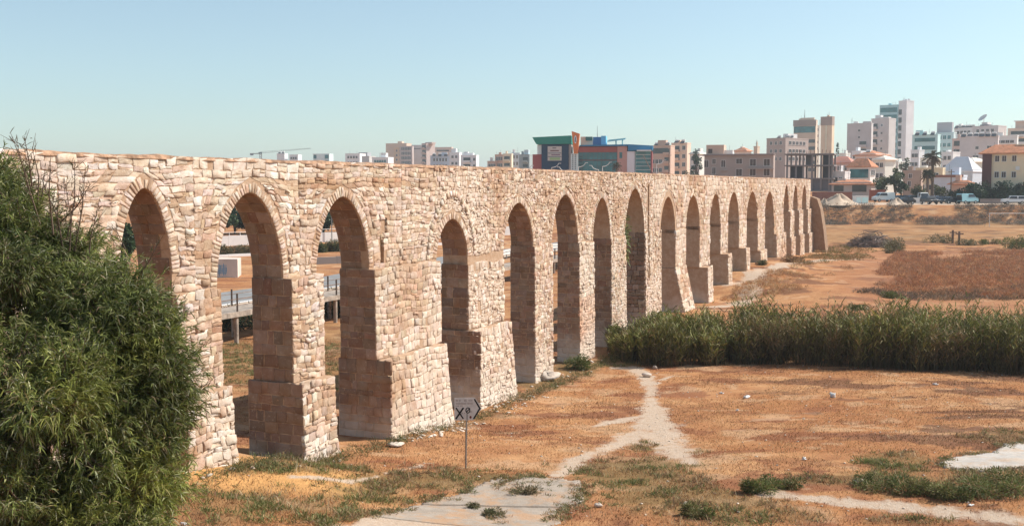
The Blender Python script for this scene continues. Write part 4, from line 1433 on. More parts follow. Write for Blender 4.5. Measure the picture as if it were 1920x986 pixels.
Bld('plain pale grey wall wing between the window slits and the stair tower', 772, 800, 274, 730, .95, 10, colr=(190, 182, 176)).grid('f', 3, 1, 2.4, .6)
b = Bld('brown grey stair tower of the beige institutional block', 791, 816, 271, 710, .35, 45, colr=(170, 154, 148)); b.balc('f', 6, .1, .9); b.stair(.2, 1.6, 1.2)
Bld('long beige wing right of the stair tower', 816, 850, 278, 740, .9, 20, colr=(184, 166, 154)).bands('f', 1, .1, .85, .9)
Bld('blue grey side house with small windows behind the aqueduct', 807, 845, 294, 520, .97, 8, colr=(170, 178, 188)).grid('f', 5, 2, .8, 1.5).tanks(3)
b = Bld('white villa with a stepped roof terrace above the aqueduct', 843, 866, 288, 510, .8, 20, colr=(232, 230, 226)); b.grid('f', 2, 3, 1.0, 1.2); b.stair(.1, .6, 2.2)
b = Bld('white villa with a long balcony right of the stepped villa', 864, 898, 293, 505, .85, 18, colr=(230, 226, 220)); b.balc('f', 2, .15, .65); b.grid('f', 1, 2, a0=.75, a1=1.0); b.stair(.05, .75, 1.4)
Bld('low brown beige annexe left of the cream apartment block', 914, 934, 304, 500, .85, 18, colr=(178, 150, 132)).grid('f', 3, 1)
b = Bld('brown beige apartment block with paired windows', 928, 946, 292, 500, .9, 15, colr=(184, 152, 134)); b.grid('f', 3, 3, .9, 1.6)
b = Bld('cream apartment wing with a projecting ledge', 943, 962, 290.5, 495, .85, 18, colr=(214, 192, 168)); b.balc('f', 3, .1, .85)
Bld('pale blue grey apartment wing beside the cream wing', 959, 976, 289, 505, .9, 15, colr=(176, 184, 190)).grid('f', 2, 4, .8, 1.6)
b = Bld('grey green apartment block with dark balconies left of the red wall', 973, 999, 292, 480, .75, 22, colr=(140, 150, 150)); b.balc('f', 3, .35, .9); b.stair(.4, .8, 2.5, paint((170, 186, 192)))

# ---- colourful shopping building
DC = 330.0
G = (28, 140, 128)
b = Bld('shopping building with navy wall, green roof band and teal glazing', 998, 1221, 274, DC, .985, 4, 'shopping_building', colr=(176, 120, 112), depth=16, body=False)
k = DC / FPX
X = lambda u: (u - 998) * k * 1.0
Z = b.zof
b.box('red_wall', X(998), X(1015), .6, 14, -1, Z(290), paint((168, 84, 80)))
b.box('white_pier', X(1007), X(1015.2), .4, 6, Z(290) + .01, Z(272.5), paint((196, 206, 212)))
b.box('navy_wall', X(1015.3), X(1066), 0, 14, -1, Z(271.4), paint((16, 52, 84)))
m = MB()
m.poly([(X(999), -1.6, Z(259)), (X(1071), -1.6, Z(256)), (X(1071), 13, Z(256)), (X(999), 13, Z(259)),
        (X(1006), -.9, Z(271.3)), (X(1071), -.9, Z(271.3)), (X(1071), 12.5, Z(271.3)), (X(1006), 12.5, Z(271.3))],
       [(0, 1, 2, 3), (7, 6, 5, 4), (0, 4, 5, 1), (1, 5, 6, 2), (2, 6, 7, 3), (3, 7, 4, 0)])
m.build('green_roof_band', paint(G), b.e)
bb = b.box('billboard', X(1027), X(1053), -.35, -.002, Z(302), Z(275.5), paint((178, 170, 166)))
for (z0, z1, u0, u1, c) in ((278, 279.4, 1036, 1043, (40, 40, 48)), (282.6, 284.6, 1032, 1048, (110, 60, 60)), (287.6, 288.6, 1027.4, 1052.6, (30, 60, 84)), (290.4, 292, 1034, 1050, (120, 70, 100)), (294, 295, 1027.4, 1052.6, (30, 60, 84)), (296, 300.6, 1031, 1050, (134, 160, 110))):
    q = MB(); q.box(X(u0), X(u1), -.40, -.353, Z(z1), Z(z0)); q.build('poster_print', paint(c), bb)
b.box('grey_column', X(1066.2), X(1070.5), .2, 6, -1, Z(272), paint((150, 142, 138)))
# orange pylon, narrowing downwards
m = MB()
m.poly([(X(1076), -1.6, Z(289)), (X(1083.5), -1.6, Z(289)), (X(1087), -1.6, Z(253)), (X(1072.3), -1.6, Z(248)),
        (X(1076), .1, Z(289)), (X(1083.5), .1, Z(289)), (X(1087), .1, Z(253)), (X(1072.3), .1, Z(248))],
       [(0, 1, 2, 3), (7, 6, 5, 4), (0, 4, 5, 1), (1, 5, 6, 2), (2, 6, 7, 3), (3, 7, 4, 0)])
py_ = m.build('orange_pylon', paint((228, 122, 48)), b.e)
m = MB()
cz, cx_ = (Z(256) + Z(271)) / 2, X(1079.3)
m.prism([(cx_ + X(1000.6) * .93 * math.cos(t), cz + (Z(256) - Z(271)) / 2 * math.sin(t)) for t in np.linspace(0, 2 * math.pi, 20)[:-1]], lambda a, z, t: (a, -1.75 + .14 * t, z))
m.build('oval_badge', paint((206, 212, 220)), py_)
m = MB()      # pointed figure on the badge
m.poly([(cx_ - .22, -1.78, cz - .75), (cx_ - .05, -1.78, cz - .75), (cx_ + .02, -1.78, cz + .8), (cx_ - .1, -1.78, cz + .8)], [(0, 1, 2, 3)])
m.poly([(cx_ + .1, -1.78, cz - .75), (cx_ + .24, -1.78, cz - .75), (cx_ + .08, -1.78, cz + .8), (cx_ - .02, -1.79, cz + .8)], [(0, 1, 2, 3)])
m.build('badge_figure', paint((44, 70, 110)), py_)
wc = b.box('white_sign_column', X(1070.6), X(1083), -1.0, .15, -1, Z(289) - .01, paint((196, 204, 202)))
for r in range(8):          # two rows of stacked lettering, too small to read
    for c in range(2):
        zz = Z(291 + r * 3.6)
        q = MB(); x0 = X(1073.2 + c * 5); q.box(x0, x0 + .36, -1.06, -1.002, zz - .36, zz - .24); q.box(x0, x0 + .12, -1.06, -1.003, zz - .24, zz); q.box(x0 + .12, x0 + .36, -1.06, -1.004, zz - .1, zz)
        q.build('letter', paint((60, 84, 100)), wc)
b.box('cream_wall', X(1087.2), X(1110), 2, 9, Z(274) + .02, Z(257.5), paint((222, 196, 176)))
b.box('blue_tower', X(1110), X(1125), 2.5, 9, Z(274) + .02, Z(258), paint((40, 112, 168)))
b.box('light_blue_tower', X(1125.1), X(1134), 2.2, 9, Z(274) + .02, Z(256), paint((92, 160, 190)))
b.box('roof_louvre', X(1097), X(1109), .8, 1.9, Z(265), Z(258), paint((44, 110, 108)))
# glazed hall
b.box('hall_wall', X(1083.6), X(1156), .3, 14, -1, Z(275.6), paint((120, 66, 64)))
for i in range(10):
    u0 = 1084.4 + i * 7.1
    b.box('red_panel', X(u0), X(u0 + 6.9), .12, .298, Z(286.6), Z(277), paint((168, 82, 70)))
    for z0, z1 in ((287.0, 300.2), (302.4, 326)):
        b.box('glass_pane', X(u0), X(u0 + 6.8), .1, .296, Z(z1), Z(z0), M['teal_glass'])
    b.box('mid_panel', X(u0), X(u0 + 6.9), .14, .297, Z(302.2), Z(300.4), paint((120, 84, 80)))
for i in range(6):
    b.box('sun_louvre', X(1084), X(1091), -.7, .09, Z(294 + i * 5) - .15, Z(294 + i * 5), paint((24, 40, 56)))
b.box('pink_wall', X(1156.1), X(1174), -.1, 14, -1, Z(276), paint((178, 128, 116)))
b.box('window', X(1160), X(1165), -.2, -.102, Z(298), Z(287), M['teal_glass'])
b.box('white_wall', X(1174.1), X(1188), -.3, 10, -1, Z(285.5), paint((204, 198, 202)))
b.box('glass_bay', X(1190), X(1217), .3, 12, -1, Z(285.5), M['teal_glass'])
for i in range(5):
    b.box('glazing_bar', X(1190), X(1217), .2, .298, Z(291 + i * 7) - .12, Z(291 + i * 7), M['white_wall'])
b.box('awning', X(1192), X(1218), -1.2, .19, Z(285.4), Z(282.8), M['white_wall'])
b.box('red_side', X(1217.1), X(1220), .4, 12, -1, Z(285.5), paint((160, 84, 84)))
m = MB()
m.poly([(X(1086), -.6, Z(275.4)), (X(1176), -.8, Z(275.4)), (X(1176), 14, Z(275.4)), (X(1086), 14, Z(275.4)), (X(1086), -.6, Z(273.4)), (X(1176), -.8, Z(272.6)), (X(1176), 14, Z(272.6)), (X(1086), 14, Z(273.4))],
       [(3, 2, 1, 0), (4, 5, 6, 7), (0, 1, 5, 4), (1, 2, 6, 5), (2, 3, 7, 6), (3, 0, 4, 7)])
m.poly([(X(1176.05), -.8, Z(284.6)), (X(1220), .2, Z(282)), (X(1220), 13, Z(282)), (X(1176.05), 14, Z(284.6)), (X(1176.05), -.8, Z(272.5)), (X(1221), .2, Z(275)), (X(1221), 13, Z(275)), (X(1176.05), 14, Z(272.5))],
       [(3, 2, 1, 0), (4, 5, 6, 7), (0, 1, 5, 4), (1, 2, 6, 5), (2, 3, 7, 6), (3, 0, 4, 7)])
m.build('blue_roof_edge', paint((44, 126, 172)), b.e)
m = MB(); m.prism([(X(1136), Z(266)), (X(1168), Z(262)), (X(1170), Z(260)), (X(1140), Z(263))], lambda a, z, t: (a, 3 + 4 * t, z)); m.tube((X(1152), 5, Z(273)), (X(1152), 5, Z(264)), .2); m.tube((X(1164), 5, Z(273)), (X(1164), 5, Z(263)), .2)
m.build('roof_canopy', paint((150, 190, 180)), b.e)
m = MB(); m.tube((X(1117), 5, Z(258)), (X(1117), 5, Z(236)), .12, .04, 6); m.build('antenna', M['metal_grey'], b.e)

# ---- beige apartments to the right of it
b = Bld('beige apartment block with dark roof loggias beside the shopping building', 1219, 1264, 276, 400, .82, 22, colr=(186, 158, 140)); b.grid('f', 3, 3, 1.1, 1.4, z1=b.h - 6.2, step=3.2, a0=.05, a1=.6); b.bands('f', 1, .06, .88, 2.0, z1=b.h - 2.6); b.balc('f', 3, .68, .98, step=3.2); b.stair(.3, .7, 2.4); b.tanks(3)
b = Bld('tall beige apartment wing with stacked balconies', 1258, 1294, 271, 415, .8, 24, colr=(204, 180, 160)); b.balc('f', 4, .1, .55, step=3.2); b.grid('f', 1, 4, 1.2, 1.5, a0=.6, a1=1.0, step=3.2); b.tanks(2)
b = Bld('white house with sunlit gable behind the aqueduct', 1293, 1322, 289, 370, .6, 30, 'white_house', 'house', colr=(214, 204, 196)); b.grid('f', 2, 2); b.hip(1.3, .4, paint((214, 200, 188)))
b = Bld('long grey brown two storey building with dark shutters', 1320, 1449, 292.5, 320, .97, 6, colr=(148, 132, 124)); Zb = b.zof
for u0, w, r in ((1338, 1.0, (308, 327)), (1355, 1.2, (314,)), (1384, 1.7, (308,)), (1409, 1.7, (312, 330)), (1434, 1.7, (312, 330)), (1384, 1.7, (330,)), (1324, 1.2, (314,))):
    for v in r: b.win('f', (u0 - 1320) * 320 / FPX, Zb(v), w, 2.0 if v > 310 else 1.5, 'shutter')
for u0, u1, v in ((1350, 1362, 319), (1399, 1448, 316.5)):
    b.box('balcony', (u0 - 1320) * .16, (u1 - 1320) * .16, -1.2, -.01, Zb(v) - .2, Zb(v), paint((160, 146, 138)))
b.box('eaves', -.4, b.wf + .4, -.7, -.07, b.h - .02, b.h + .28, paint((128, 108, 102)))
b2 = b; b.box('penthouse', .4, 5.6, 1, 7, b.h + .01, Zb(272.5), paint((186, 158, 140))); b.box('window', 1.0, 2.2, .9, .999, Zb(288), Zb(280), M['shutter'])
b = Bld('small house with terracotta hip roof above the long grey building', 1376, 1407, 284, 420, .7, 28, 'house', 'house', colr=(206, 190, 176)); b.hip(1.4)
Bld('slim sloping beige stub wall on the roofs right of the small terracotta roof', 1412, 1423, 277, 400, .6, 30, colr=(190, 170, 150)).mast(.5, 1.2)

# ---- towers and houses at right
b = Bld('brown apartment block with roof tanks left of the glazed tower', 1436, 1512, 262.5, 440, .45, 35, colr=(158, 142, 134)); b.grid('f', 3, 3, 1.1, 1.3, step=3.2); b.grid('s', 5, 3, 1.6, 1.4, step=3.2); b.tanks(5)
b = Bld('beige office tower with a teal glazed top floor and antenna', 1486, 1529, 229, 520, .92, 14, colr=(186, 168, 150)); b.bands('f', 1, .02, .98, 3.0, z1=b.h - 5.6, kind='teal_glass'); b.bands('f', 5, .62, .98, 1.6, z1=b.h - 10.5, step=3.4); b.box('roof_band', -.2, b.wf + .2, -.3, -.07, b.h - 2.4, b.h + .5, paint((140, 128, 120))); b.mast(.45, 5.5, .22); b.stair(.3, .9, 1.6)
b = Bld('white edge block right of the glazed office tower', 1528, 1540, 238, 530, .5, 40, colr=(226, 214, 200)); b.grid('f', 1, 6, .9, 1.2)
b = Bld('narrow beige tower with brown cap', 1537, 1561, 223, 500, .82, 24, colr=(204, 182, 156)); b.box('cap', -.15, b.wf + .15, -.2, b.dp * .9, b.h - 3.4, b.h + .6, paint((150, 132, 122))); b.box('rib', b.wf * .45, b.wf * .55, -.3, -.01, 0, b.h - 3.42, paint((222, 202, 178))); b.mast(.6, 3)
b = Bld('plain grey lilac block with few openings left of the tower group', 1586, 1632, 235, 450, .93, 12, colr=(180, 172, 170)); b.win('f', b.wf * .5, b.h - 3, .8, .8); b.win('f', b.wf * .5, b.h - 5.8, .8, .8); b.balc('f', 2, .5, .82, z1=b.h - 9.5); b.stair(.62, .95, 1.2)
b = Bld('pinkish apartment tower with rounded balconies in front of the teal tower', 1631, 1674, 226, 460, .72, 28, colr=(184, 174, 170)); b.balc('f', 4, .02, .38, z1=b.h - 4.2, step=3.3); b.grid('f', 1, 4, .8, .9, z1=b.h - 3, step=3.3, a0=.45, a1=.75); b.box('coping', b.wf * .35, b.wf * .95, .2, 2.5, b.h + .46, b.h + .9, M['white_wall'])
b = Bld('teal glazed office tower', 1646, 1681, 201, 540, .9, 16, 'office_tower', 'tower', colr=(150, 186, 192)); b.bands('f', 7, .04, .96, 2.2, z1=b.h - 3.2, step=3.5, kind='teal_glass'); b.bands('s', 7, .05, .95, 2.2, z1=b.h - 3.2, step=3.5, kind='teal_glass')
b = Bld('slender white tower with a vertical strip of dark windows, tallest on the skyline', 1681, 1708, 193, 535, .52, 40, 'office_tower', 'tower', colr=(206, 206, 208)); b.bands('f', 8, .05, .42, 2.6, z1=b.h - 6.5, step=3.9); b.stair(.5, .8, 1.2); b.mast(.8, 1.5, .3)
b = Bld('pale teal glazed block right of the slender white tower', 1708, 1757, 256, 430, .9, 14, colr=(170, 198, 198)); b.bands('f', 3, .1, .9, 1.5, step=3.2, kind='teal_glass'); b.tanks(3)
b = Bld('grey blue block with a tall plain stair head', 1752, 1788, 252, 440, .85, 20, colr=(176, 192, 194)); b.grid('f', 3, 3, 1.2, 1.5, kind='teal_glass'); b.stair(.0, .85, 4.6, paint((160, 160, 164)))
b = Bld('narrow brown white block with dark openings beside the lilac block', 1783, 1800, 263, 410, .9, 14, colr=(190, 168, 158)); b.bands('f', 3, .2, .9, 1.9, step=3.2)
b = Bld('plain lilac grey block with two small windows', 1797, 1864, 259, 380, .97, 8, colr=(186, 178, 176)); b.win('f', b.wf * .46, b.h - 4.2, 1.0, 1.0); b.win('f', b.wf * .78, b.h - 4.2, 1.4, 1.1); b.win('f', b.wf * .43, b.h - 8, 1.8, 1.6); b.tanks(6)
b = Bld('white block with roof tanks left of the big satellite dish', 1786, 1826, 243, 470, .8, 22, colr=(208, 204, 200)); b.grid('f', 4, 2); b.tanks(6)
b = Bld('grey block under the big satellite dish', 1820, 1878, 240, 460, .75, 24, colr=(186, 180, 178)); b.grid('f', 4, 2); b.box('roof_box', b.wf * .25, b.wf * .6, 1, 4, b.h - 3.5, b.h + 1.0, paint((110, 104, 110)))
m = MB()      # dish
dc = Vector((b.wf * .3, 3, b.h + 3.6)); ax = Vector((-.35, -.6, .72)).normalized(); o1 = ax.orthogonal().normalized(); o2 = ax.cross(o1)
rings = [[dc + ax * (r * r * .16) + (o1 * math.cos(t) + o2 * math.sin(t)) * r for t in np.linspace(0, 2 * math.pi, 17)[:-1]] for r in (.05, .8, 1.5, 2.1)]
pts = [p for rr in rings for p in rr]
m.poly(pts, [(i * 16 + j, i * 16 + (j + 1) % 16, (i + 1) * 16 + (j + 1) % 16, (i + 1) * 16 + j) for i in range(3) for j in range(16)]); m.tube(dc - ax * .3, (b.wf * .3, 3, b.h + .5), .12); m.tube(dc, dc + ax * 1.2, .05)
m.build('satellite_dish', M['white_wall'], b.e)
b = Bld('white block with small pink windows behind the terracotta roofed house', 1860, 1902, 258, 400, .95, 10, colr=(212, 206, 202)); b.grid('f', 4, 1, 1.3, 1.0)
b = Bld('cream stepped apartment block at the right edge of the skyline', 1886, 1935, 244, 450, .95, 10, colr=(208, 186, 168)); b.balc('f', 3, .1, .9, mat=M['white_wall']); b.box('upper_storey', b.wf * .25, b.wf, 1.2, 6, b.h + .01, b.h + 3.2, paint((196, 176, 160))); b.box('roof_slab', b.wf * .2, b.wf, .6, 6.5, b.h + 3.21, b.h + 3.6, M['white_wall'])
# concrete skeleton under construction
b = Bld('dark unfinished concrete frame building behind the far end of the aqueduct', 1472, 1560, 289, 275, .97, 6, 'construction_frame', colr=(92, 86, 88), body=False)
cm = paint((118, 110, 108), .12)
wid, dep = b.wf, 9.0
for v in (289, 310, 334, 357):
    b.box('floor_slab', -.3, wid + .2, -.3, dep, b.zof(v) - .3, b.zof(v), cm)
for r, (v0, v1) in enumerate(((289, 310), (310, 334), (334, 357))):
    for x in (.2, 2.4, 4.2, 6.4, 8.6, 10.6, wid - .5):
        for y in (0.0, dep - .6):
            b.box('column', x, x + .42, y, y + .42, b.zof(v1) + .001, b.zof(v0) - .301, cm)
b.box('infill_wall', 4.7, 6.3, 3, 3.3, b.zof(310) + .01, b.zof(289) - .31, paint((104, 96, 96)))
b.box('infill_wall', 8.9, wid - .4, 4, 4.3, b.zof(334) + .01, b.zof(289) - .31, paint((70, 66, 70)))
b.box('infill_wall', .6, 4.0, 5, 5.3, b.zof(357) + .01, b.zof(310) - .31, paint((72, 68, 72)))
b.box('infill_wall', 6.7, wid - .4, .5, .8, b.zof(357) + .01, b.zof(334) - .31, paint((96, 92, 96)))
for i in range(12):
    m = MB(); x = .5 + i * wid / 12.5
    m.tube((x, .2, b.zof(289)), (x + .05, .2, b.zof(289) + rng.uniform(.6, 1.1)), .06, n=5); m.build('starter_bar', paint((130, 84, 66)), b.e)
# houses below the towers
b = Bld('two storey house with teal glass front and orange hip roof', 1590, 1638, 313, 285, .8, 24, 'house', 'house', colr=(206, 200, 194)); b.bands('f', 1, .08, .92, 2.3, z1=b.h - 3.0, kind='teal_glass'); b.hip(2.2); b.grid('s', 2, 1)
b = Bld('pinkish house with pale red hip roof behind the teal fronted house', 1552, 1602, 306, 330, .8, 22, 'house', 'house', colr=(196, 172, 166)); b.hip(2.0, mat=paint((176, 118, 100), .15)); b.grid('f', 3, 2)
b = Bld('cream villa with long terracotta roof below the pink tower', 1602, 1662, 292, 340, .6, 32, 'house', 'house', colr=(206, 188, 176)); b.grid('f', 3, 2); b.hip(1.5); b.tanks(1)
b = Bld('white terraced house with sunlit gable below the towers', 1638, 1676, 300, 320, .5, 38, 'house', 'house', colr=(220, 206, 196)); b.grid('f', 2, 2); b.hip(1.2, mat=paint((206, 190, 176)))
b = Bld('low house with a long terracotta roof and dark porch', 1560, 1637, 345, 262, .9, 12, 'house', 'house', colr=(180, 168, 160)); b.bands('f', 1, .05, .3, 1.4, z1=b.h - 1.8); b.bands('f', 1, .52, .88, 1.6, z1=b.h - 1.9); b.hip(1.1, .7)
b = Bld('small white house wedged right of the concrete frame building', 1560, 1592, 325, 276, .7, 28, 'house', 'house', colr=(206, 200, 198)); b.grid('f', 2, 2, .9, 1.2)
b = Bld('tan house with two small dark windows left of the palms', 1693, 1728, 323, 262, .9, 14, 'house', 'house', colr=(170, 146, 130)); b.win('f', b.wf * .4, b.zof(334), .7, 1.0, 'shutter'); b.win('f', b.wf * .35, b.zof(350), .7, 1.3, 'shutter')
b = Bld('cream house behind the palms with flat roof', 1716, 1768, 318, 285, .9, 14, 'house', 'house', colr=(196, 180, 150)); b.grid('f', 3, 2, 1.3, 1.3)
b = Bld('pale blue grey house with pyramid roof right of the palms', 1762, 1836, 322, 290, .75, 26, 'house', 'house', colr=(176, 182, 190)); b.hip(4.0, .2, paint((196, 194, 196))); b.grid('f', 3, 1)
b = Bld('low long shed with pale blue wall and rusty edge right of the palms', 1750, 1808, 332, 268, .85, 18, 'shed', 'shed', colr=(186, 194, 204)); b.box('roof_edge', -.3, b.wf + .3, -.3, -.07, b.h - .1, b.h + .5, paint((150, 106, 90)))
b = Bld('low house with terracotta lean-to roof beside the dark trees', 1782, 1822, 345, 255, .85, 20, 'house', 'house', colr=(190, 160, 142)); b.hip(.9)
b = Bld('white sunlit house between the lilac block and the terracotta roofed house', 1800, 1846, 304, 300, .5, 38, 'house', 'house', colr=(224, 210, 196)); b.grid('f', 2, 2); b.hip(1.2, mat=paint((214, 200, 188)))
b = Bld('cream two storey house with terracotta roof at the right edge', 1842, 1960, 288, 236, .96, 8, 'house', 'house', colr=(206, 188, 160)); b.hip(1.9, .9, ridge=.5)
b.box('brown_chimney_wall', -.1, 1.75, -.5, -.01, 0, b.zof(287), paint((104, 66, 62)))
for u in (1866, 1878, 1895, 1919):
    for v in (303.5, 333):
        b.win('f', (u - 1842) * 236 / FPX, b.zof(v), .8, 1.2, 'shutter')
m = MB(); m.box(6.6, 7.4, -.35, -.06, b.zof(320), b.zof(313)); m.build('air_conditioner', M['white_wall'], b.e)

Bld('small white house with flat roof below the lilac grey block', 1596, 1622, 286, 380, .6, 32, 'house', 'house', colr=(220, 214, 208)).grid('f', 2, 2)
Bld('white flat roofed house behind the tall green tree', 1664, 1694, 306, 340, .6, 32, 'house', 'house', colr=(222, 212, 202)).grid('f', 2, 2)
Bld('cream flat roofed house behind the tall palm', 1724, 1760, 299, 350, .65, 30, 'house', 'house', colr=(214, 204, 190)).grid('f', 3, 2)
Bld('white flat roofed house above the pale pyramid roof', 1764, 1796, 288, 370, .6, 32, 'house', 'house', colr=(218, 216, 214)).grid('f', 2, 3)
Bld('white stepped house left of the teal glazed block', 1706, 1730, 284, 390, .6, 32, 'house', 'house', colr=(222, 220, 216)).grid('f', 2, 3)
Bld('white house between the cypress and the lilac grey block', 1572, 1592, 290, 400, .6, 32, 'house', 'house', colr=(214, 206, 198)).grid('f', 2, 2)

# ---- walls and yard along the dirt road
def slab(name, label, cat, u0, u1, v0, v1, d, th, mat):
    p0, p1 = at(u0, v1, d), at(u1, v1, d)
    zb = min(gz(p0.x, p0.y), gz(p1.x, p1.y)) - .2
    e = empty(name, (p0.x, p0.y, zb), math.atan2(p1.y - p0.y, p1.x - p0.x), label, cat)
    L = (p1 - p0).to_2d().length
    h = p0.z + (v1 - v0) * d / FPX - zb
    n = max(1, int(L / 2.2))
    for i in range(n):
        m = MB(); m.box(L * i / n, L * (i + 1) / n - .03, 0, th, 0, h); m.build('panel', mat, e)
    m = MB(); m.box(-.05, L + .05, -.05, th + .05, h + .002, h + .12); m.build('coping', mat, e)
    return e
slab('boundary_wall', 'brown hoarding fence at the foot of the concrete frame building', 'fence', 1523, 1598, 361, 372, 246, .2, paint((150, 104, 88)))
slab('boundary_wall', 'rust coloured hoarding fence right of the concrete gateway', 'fence', 1630, 1660, 357, 371, 246, .2, paint((158, 92, 72)))
slab('boundary_wall', 'low grey garden wall left of the white off-road car', 'wall', 1838, 1880, 374, 386, 224, .25, paint((120, 108, 104)))
slab('boundary_wall', 'low white yard wall behind the dark parked cars', 'wall', 1696, 1734, 372, 384, 226, .25, M['white_wall'])
p = on_ground(1612, 386, 5.5)
g = empty('concrete_gateway', (p.x, p.y + 12, gz(p.x, p.y + 12) - .2), 0, 'unfinished concrete post carrying a pale slab beside the sand heap', 'gateway')
m = MB(); m.box(-.7, .5, 0, .8, 0, 2.5, top=(.06, .06)); m.build('post', paint((150, 150, 154)), g)
m = MB(); m.box(-2.2, 2.0, -.3, 1.2, 2.502, 3.3); m.build('slab', paint((206, 190, 172)), g)
p = on_ground(1640, 384, 5.5)
kx = empty('white_container', (p.x - 1.2, p.y + 8, gz(p.x, p.y + 8)), 0, 'small white container with teal shutter beside the concrete gateway', 'container')
m = MB(); m.box(0, 2.6, 0, 2.2, 0, 1.5); m.box(-.05, 2.65, -.05, 2.25, 1.502, 1.6); m.build('body', M['white_wall'], kx)
m = MB(); m.box(.1, 1.1, -.05, -.003, .2, 1.3); m.build('shutter', paint((186, 214, 214)), kx)
m = MB(); m.box(1.3, 2.5, -.05, -.003, .2, 1.3); m.build('shutter', paint((180, 210, 212)), kx)

def heap(name, label, cat, u, v, w, h, mat, dep=.7, z0=5.5, k=0):
    q_ = at(u, v, 212.5); p = Vector((q_.x, 212.5, gz(q_.x, 212.5))); sc_ = p.y / FPX
    W, H = w * sc_ / 2, h * sc_
    nr, na = 9, 28
    V = [(0, 0, H)]
    for i in range(1, nr + 1):
        r = i / nr
        for j in range(na):
            t = 2 * math.pi * j / na
            rr = r * (1 + .18 * math.sin(3 * t + k) + .1 * math.sin(5 * t + 2 * k))
            V.append((W * rr * math.cos(t), W * dep * rr * math.sin(t), H * ((1 - r) ** 1.2) * (1 + .25 * math.sin(4 * t + 6 * r + k)) - .08 * r))
    F = [(0, 1 + j, 1 + (j + 1) % na, 1 + (j + 1) % na) for j in range(na)]
    F = [(0, 1 + j, 1 + (j + 1) % na) for j in range(na)]
    for i in range(nr - 1):
        for j in range(na):
            a, b_ = 1 + i * na + j, 1 + i * na + (j + 1) % na
            F += [(a, a + na, b_ + na), (a, b_ + na, b_)]
    o = np_mesh(name, V, F, mat, None, None, True)
    o.location = p
    return tag(o, label, cat)
heap('sand_heap', 'long pale sand heap just right of the end of the aqueduct', 'sand heap', 1572, 392, 84, 20, M['dirt_pale'], .6, 5.5, 1)
heap('sand_heap', 'steep pale sand heap beside the parked dark cars', 'sand heap', 1680, 387, 44, 13, M['dirt_pale'], .8, 5.5, 2)
heap('sand_heap', 'small pale sand heap on the left end of the dirt road', 'sand heap', 1545, 389, 30, 12, M['dirt_pale'], .7, 5.5, 4)

# ---- trees
def tree(label, u, vtop, vbase, d, rw, pal, n=1500, leaf=.35, trunk=True, name='tree', group=None, base=None, hfrac=.8, shape=None):
    P0 = at(u, 349.4, d)
    zb = gz(P0.x, P0.y) if base is None else base
    H = CAM_Z - (vtop - 349.4) * d / FPX - zb
    rx_ = rw * d / FPX
    e = empty(name, (P0.x, P0.y, zb), 0, label, 'tree', group)
    ch = H * hfrac
    nl = 13
    if shape == 'cone':
        hz = rng.uniform(0, 1, n)
        a = rng.uniform(0, 6.28, n)
        rr = (1 - hz) ** .8 * rng.uniform(.4, 1, n) * rx_
        d_ = np.stack([np.cos(a), np.sin(a), .6 + 0 * a], -1)
        P = np.stack([rr * np.cos(a), rr * np.sin(a), H * (1 - hfrac) + ch * hz], -1)
        c = cols(n, pal, None, .25)
        lob = np.array([[0, 0, H * (1 - hfrac) + ch * .5]] * nl)
    else:
        lob = rng.normal(size=(nl, 3)) * np.array([.42, .42, .26]); lob = np.clip(lob, -.72, .72)
        lob = lob * np.array([rx_, rx_, ch / 2]) + np.array([0, 0, H - ch * .52])
        lr = rng.uniform(.26, .46, nl)
        li = rng.integers(0, nl, n)
        d_ = rng.normal(size=(n, 3)); d_ /= np.linalg.norm(d_, axis=1, keepdims=True)
        P = lob[li] + d_ * (rng.uniform(0, 1, (n, 1)) ** .35) * lr[li][:, None] * np.array([rx_, rx_, min(rx_, ch / 2) * 1.05])
        P[:, 2] = np.clip(P[:, 2], .1, H)
        c = cols(nl, pal, None, .25)[li] * rng.uniform(.7, 1.35, (n, 1))
    V, F, cc = blades(P, d_ + rng.normal(size=(n, 3)) * .6, leaf * rng.uniform(.6, 1.3, n), leaf * .6, .3, c)
    np_mesh('crown', V, F, M['crown'], e, cc)
    t = MB()
    t.path([(0, 0, -.3), (.05 * rx_, 0, H * .3), (0, .03 * rx_, H - ch * .5)], [H * .035, H * .026, H * .018], 7)
    for q in range(6):
        t.path([(0, 0, max(.4, H - ch) * .9), tuple(lob[q] * np.array([.5, .5, .92])), tuple(lob[q])], [H * .016, H * .010, H * .004], 5)
    t.build('trunk', M['bark'], e)
    return e
DG = [(.030, .060, .030), (.040, .072, .032), (.055, .085, .035)]
MG = [(.06, .09, .035), (.08, .11, .04), (.11, .13, .05)]
tree('small dark tree on the left skyline between two white blocks', 639, 291, 303, 560, 12, DG, 700, .7)
tree('dark pine behind the aqueduct right of the beige apartments', 1305, 270, 320, 350, 11, DG, 900, .45)
tree('dark round bush tree low in front of the beige apartments', 1295, 313, 330, 300, 17, DG, 900, .4)
tree('slim tree behind the long grey building beside its penthouse', 1361, 268, 300, 430, 8, DG, 500, .5)
tree('left one of two round trees above the small terracotta roof', 1391, 266, 300, 450, 8, DG, 500, .5)
tree('right one of two round trees above the small terracotta roof', 1403, 266, 300, 450, 8, DG, 500, .5)
tree('pointed cypress between the narrow tower and the lilac block', 1569, 268, 300, 420, 8, DG, 600, .5, shape='cone', hfrac=.92)
tree('dark tree in front of the lilac grey block', 1618, 270, 290, 400, 11, DG, 600, .5)
tree('tall green tree left of the tan house', 1678, 304, 360, 250, 16, MG, 1500, .4)
tree('dark tree below the slender white tower', 1695, 283, 320, 330, 11, DG, 700, .45)
tree('green tree behind the hoarding fence, left of the tall green tree', 1655, 322, 362, 252, 15, MG, 1200, .4)
tree('dark tree at the corner of the tan house', 1690, 330, 372, 248, 11, DG, 900, .4)
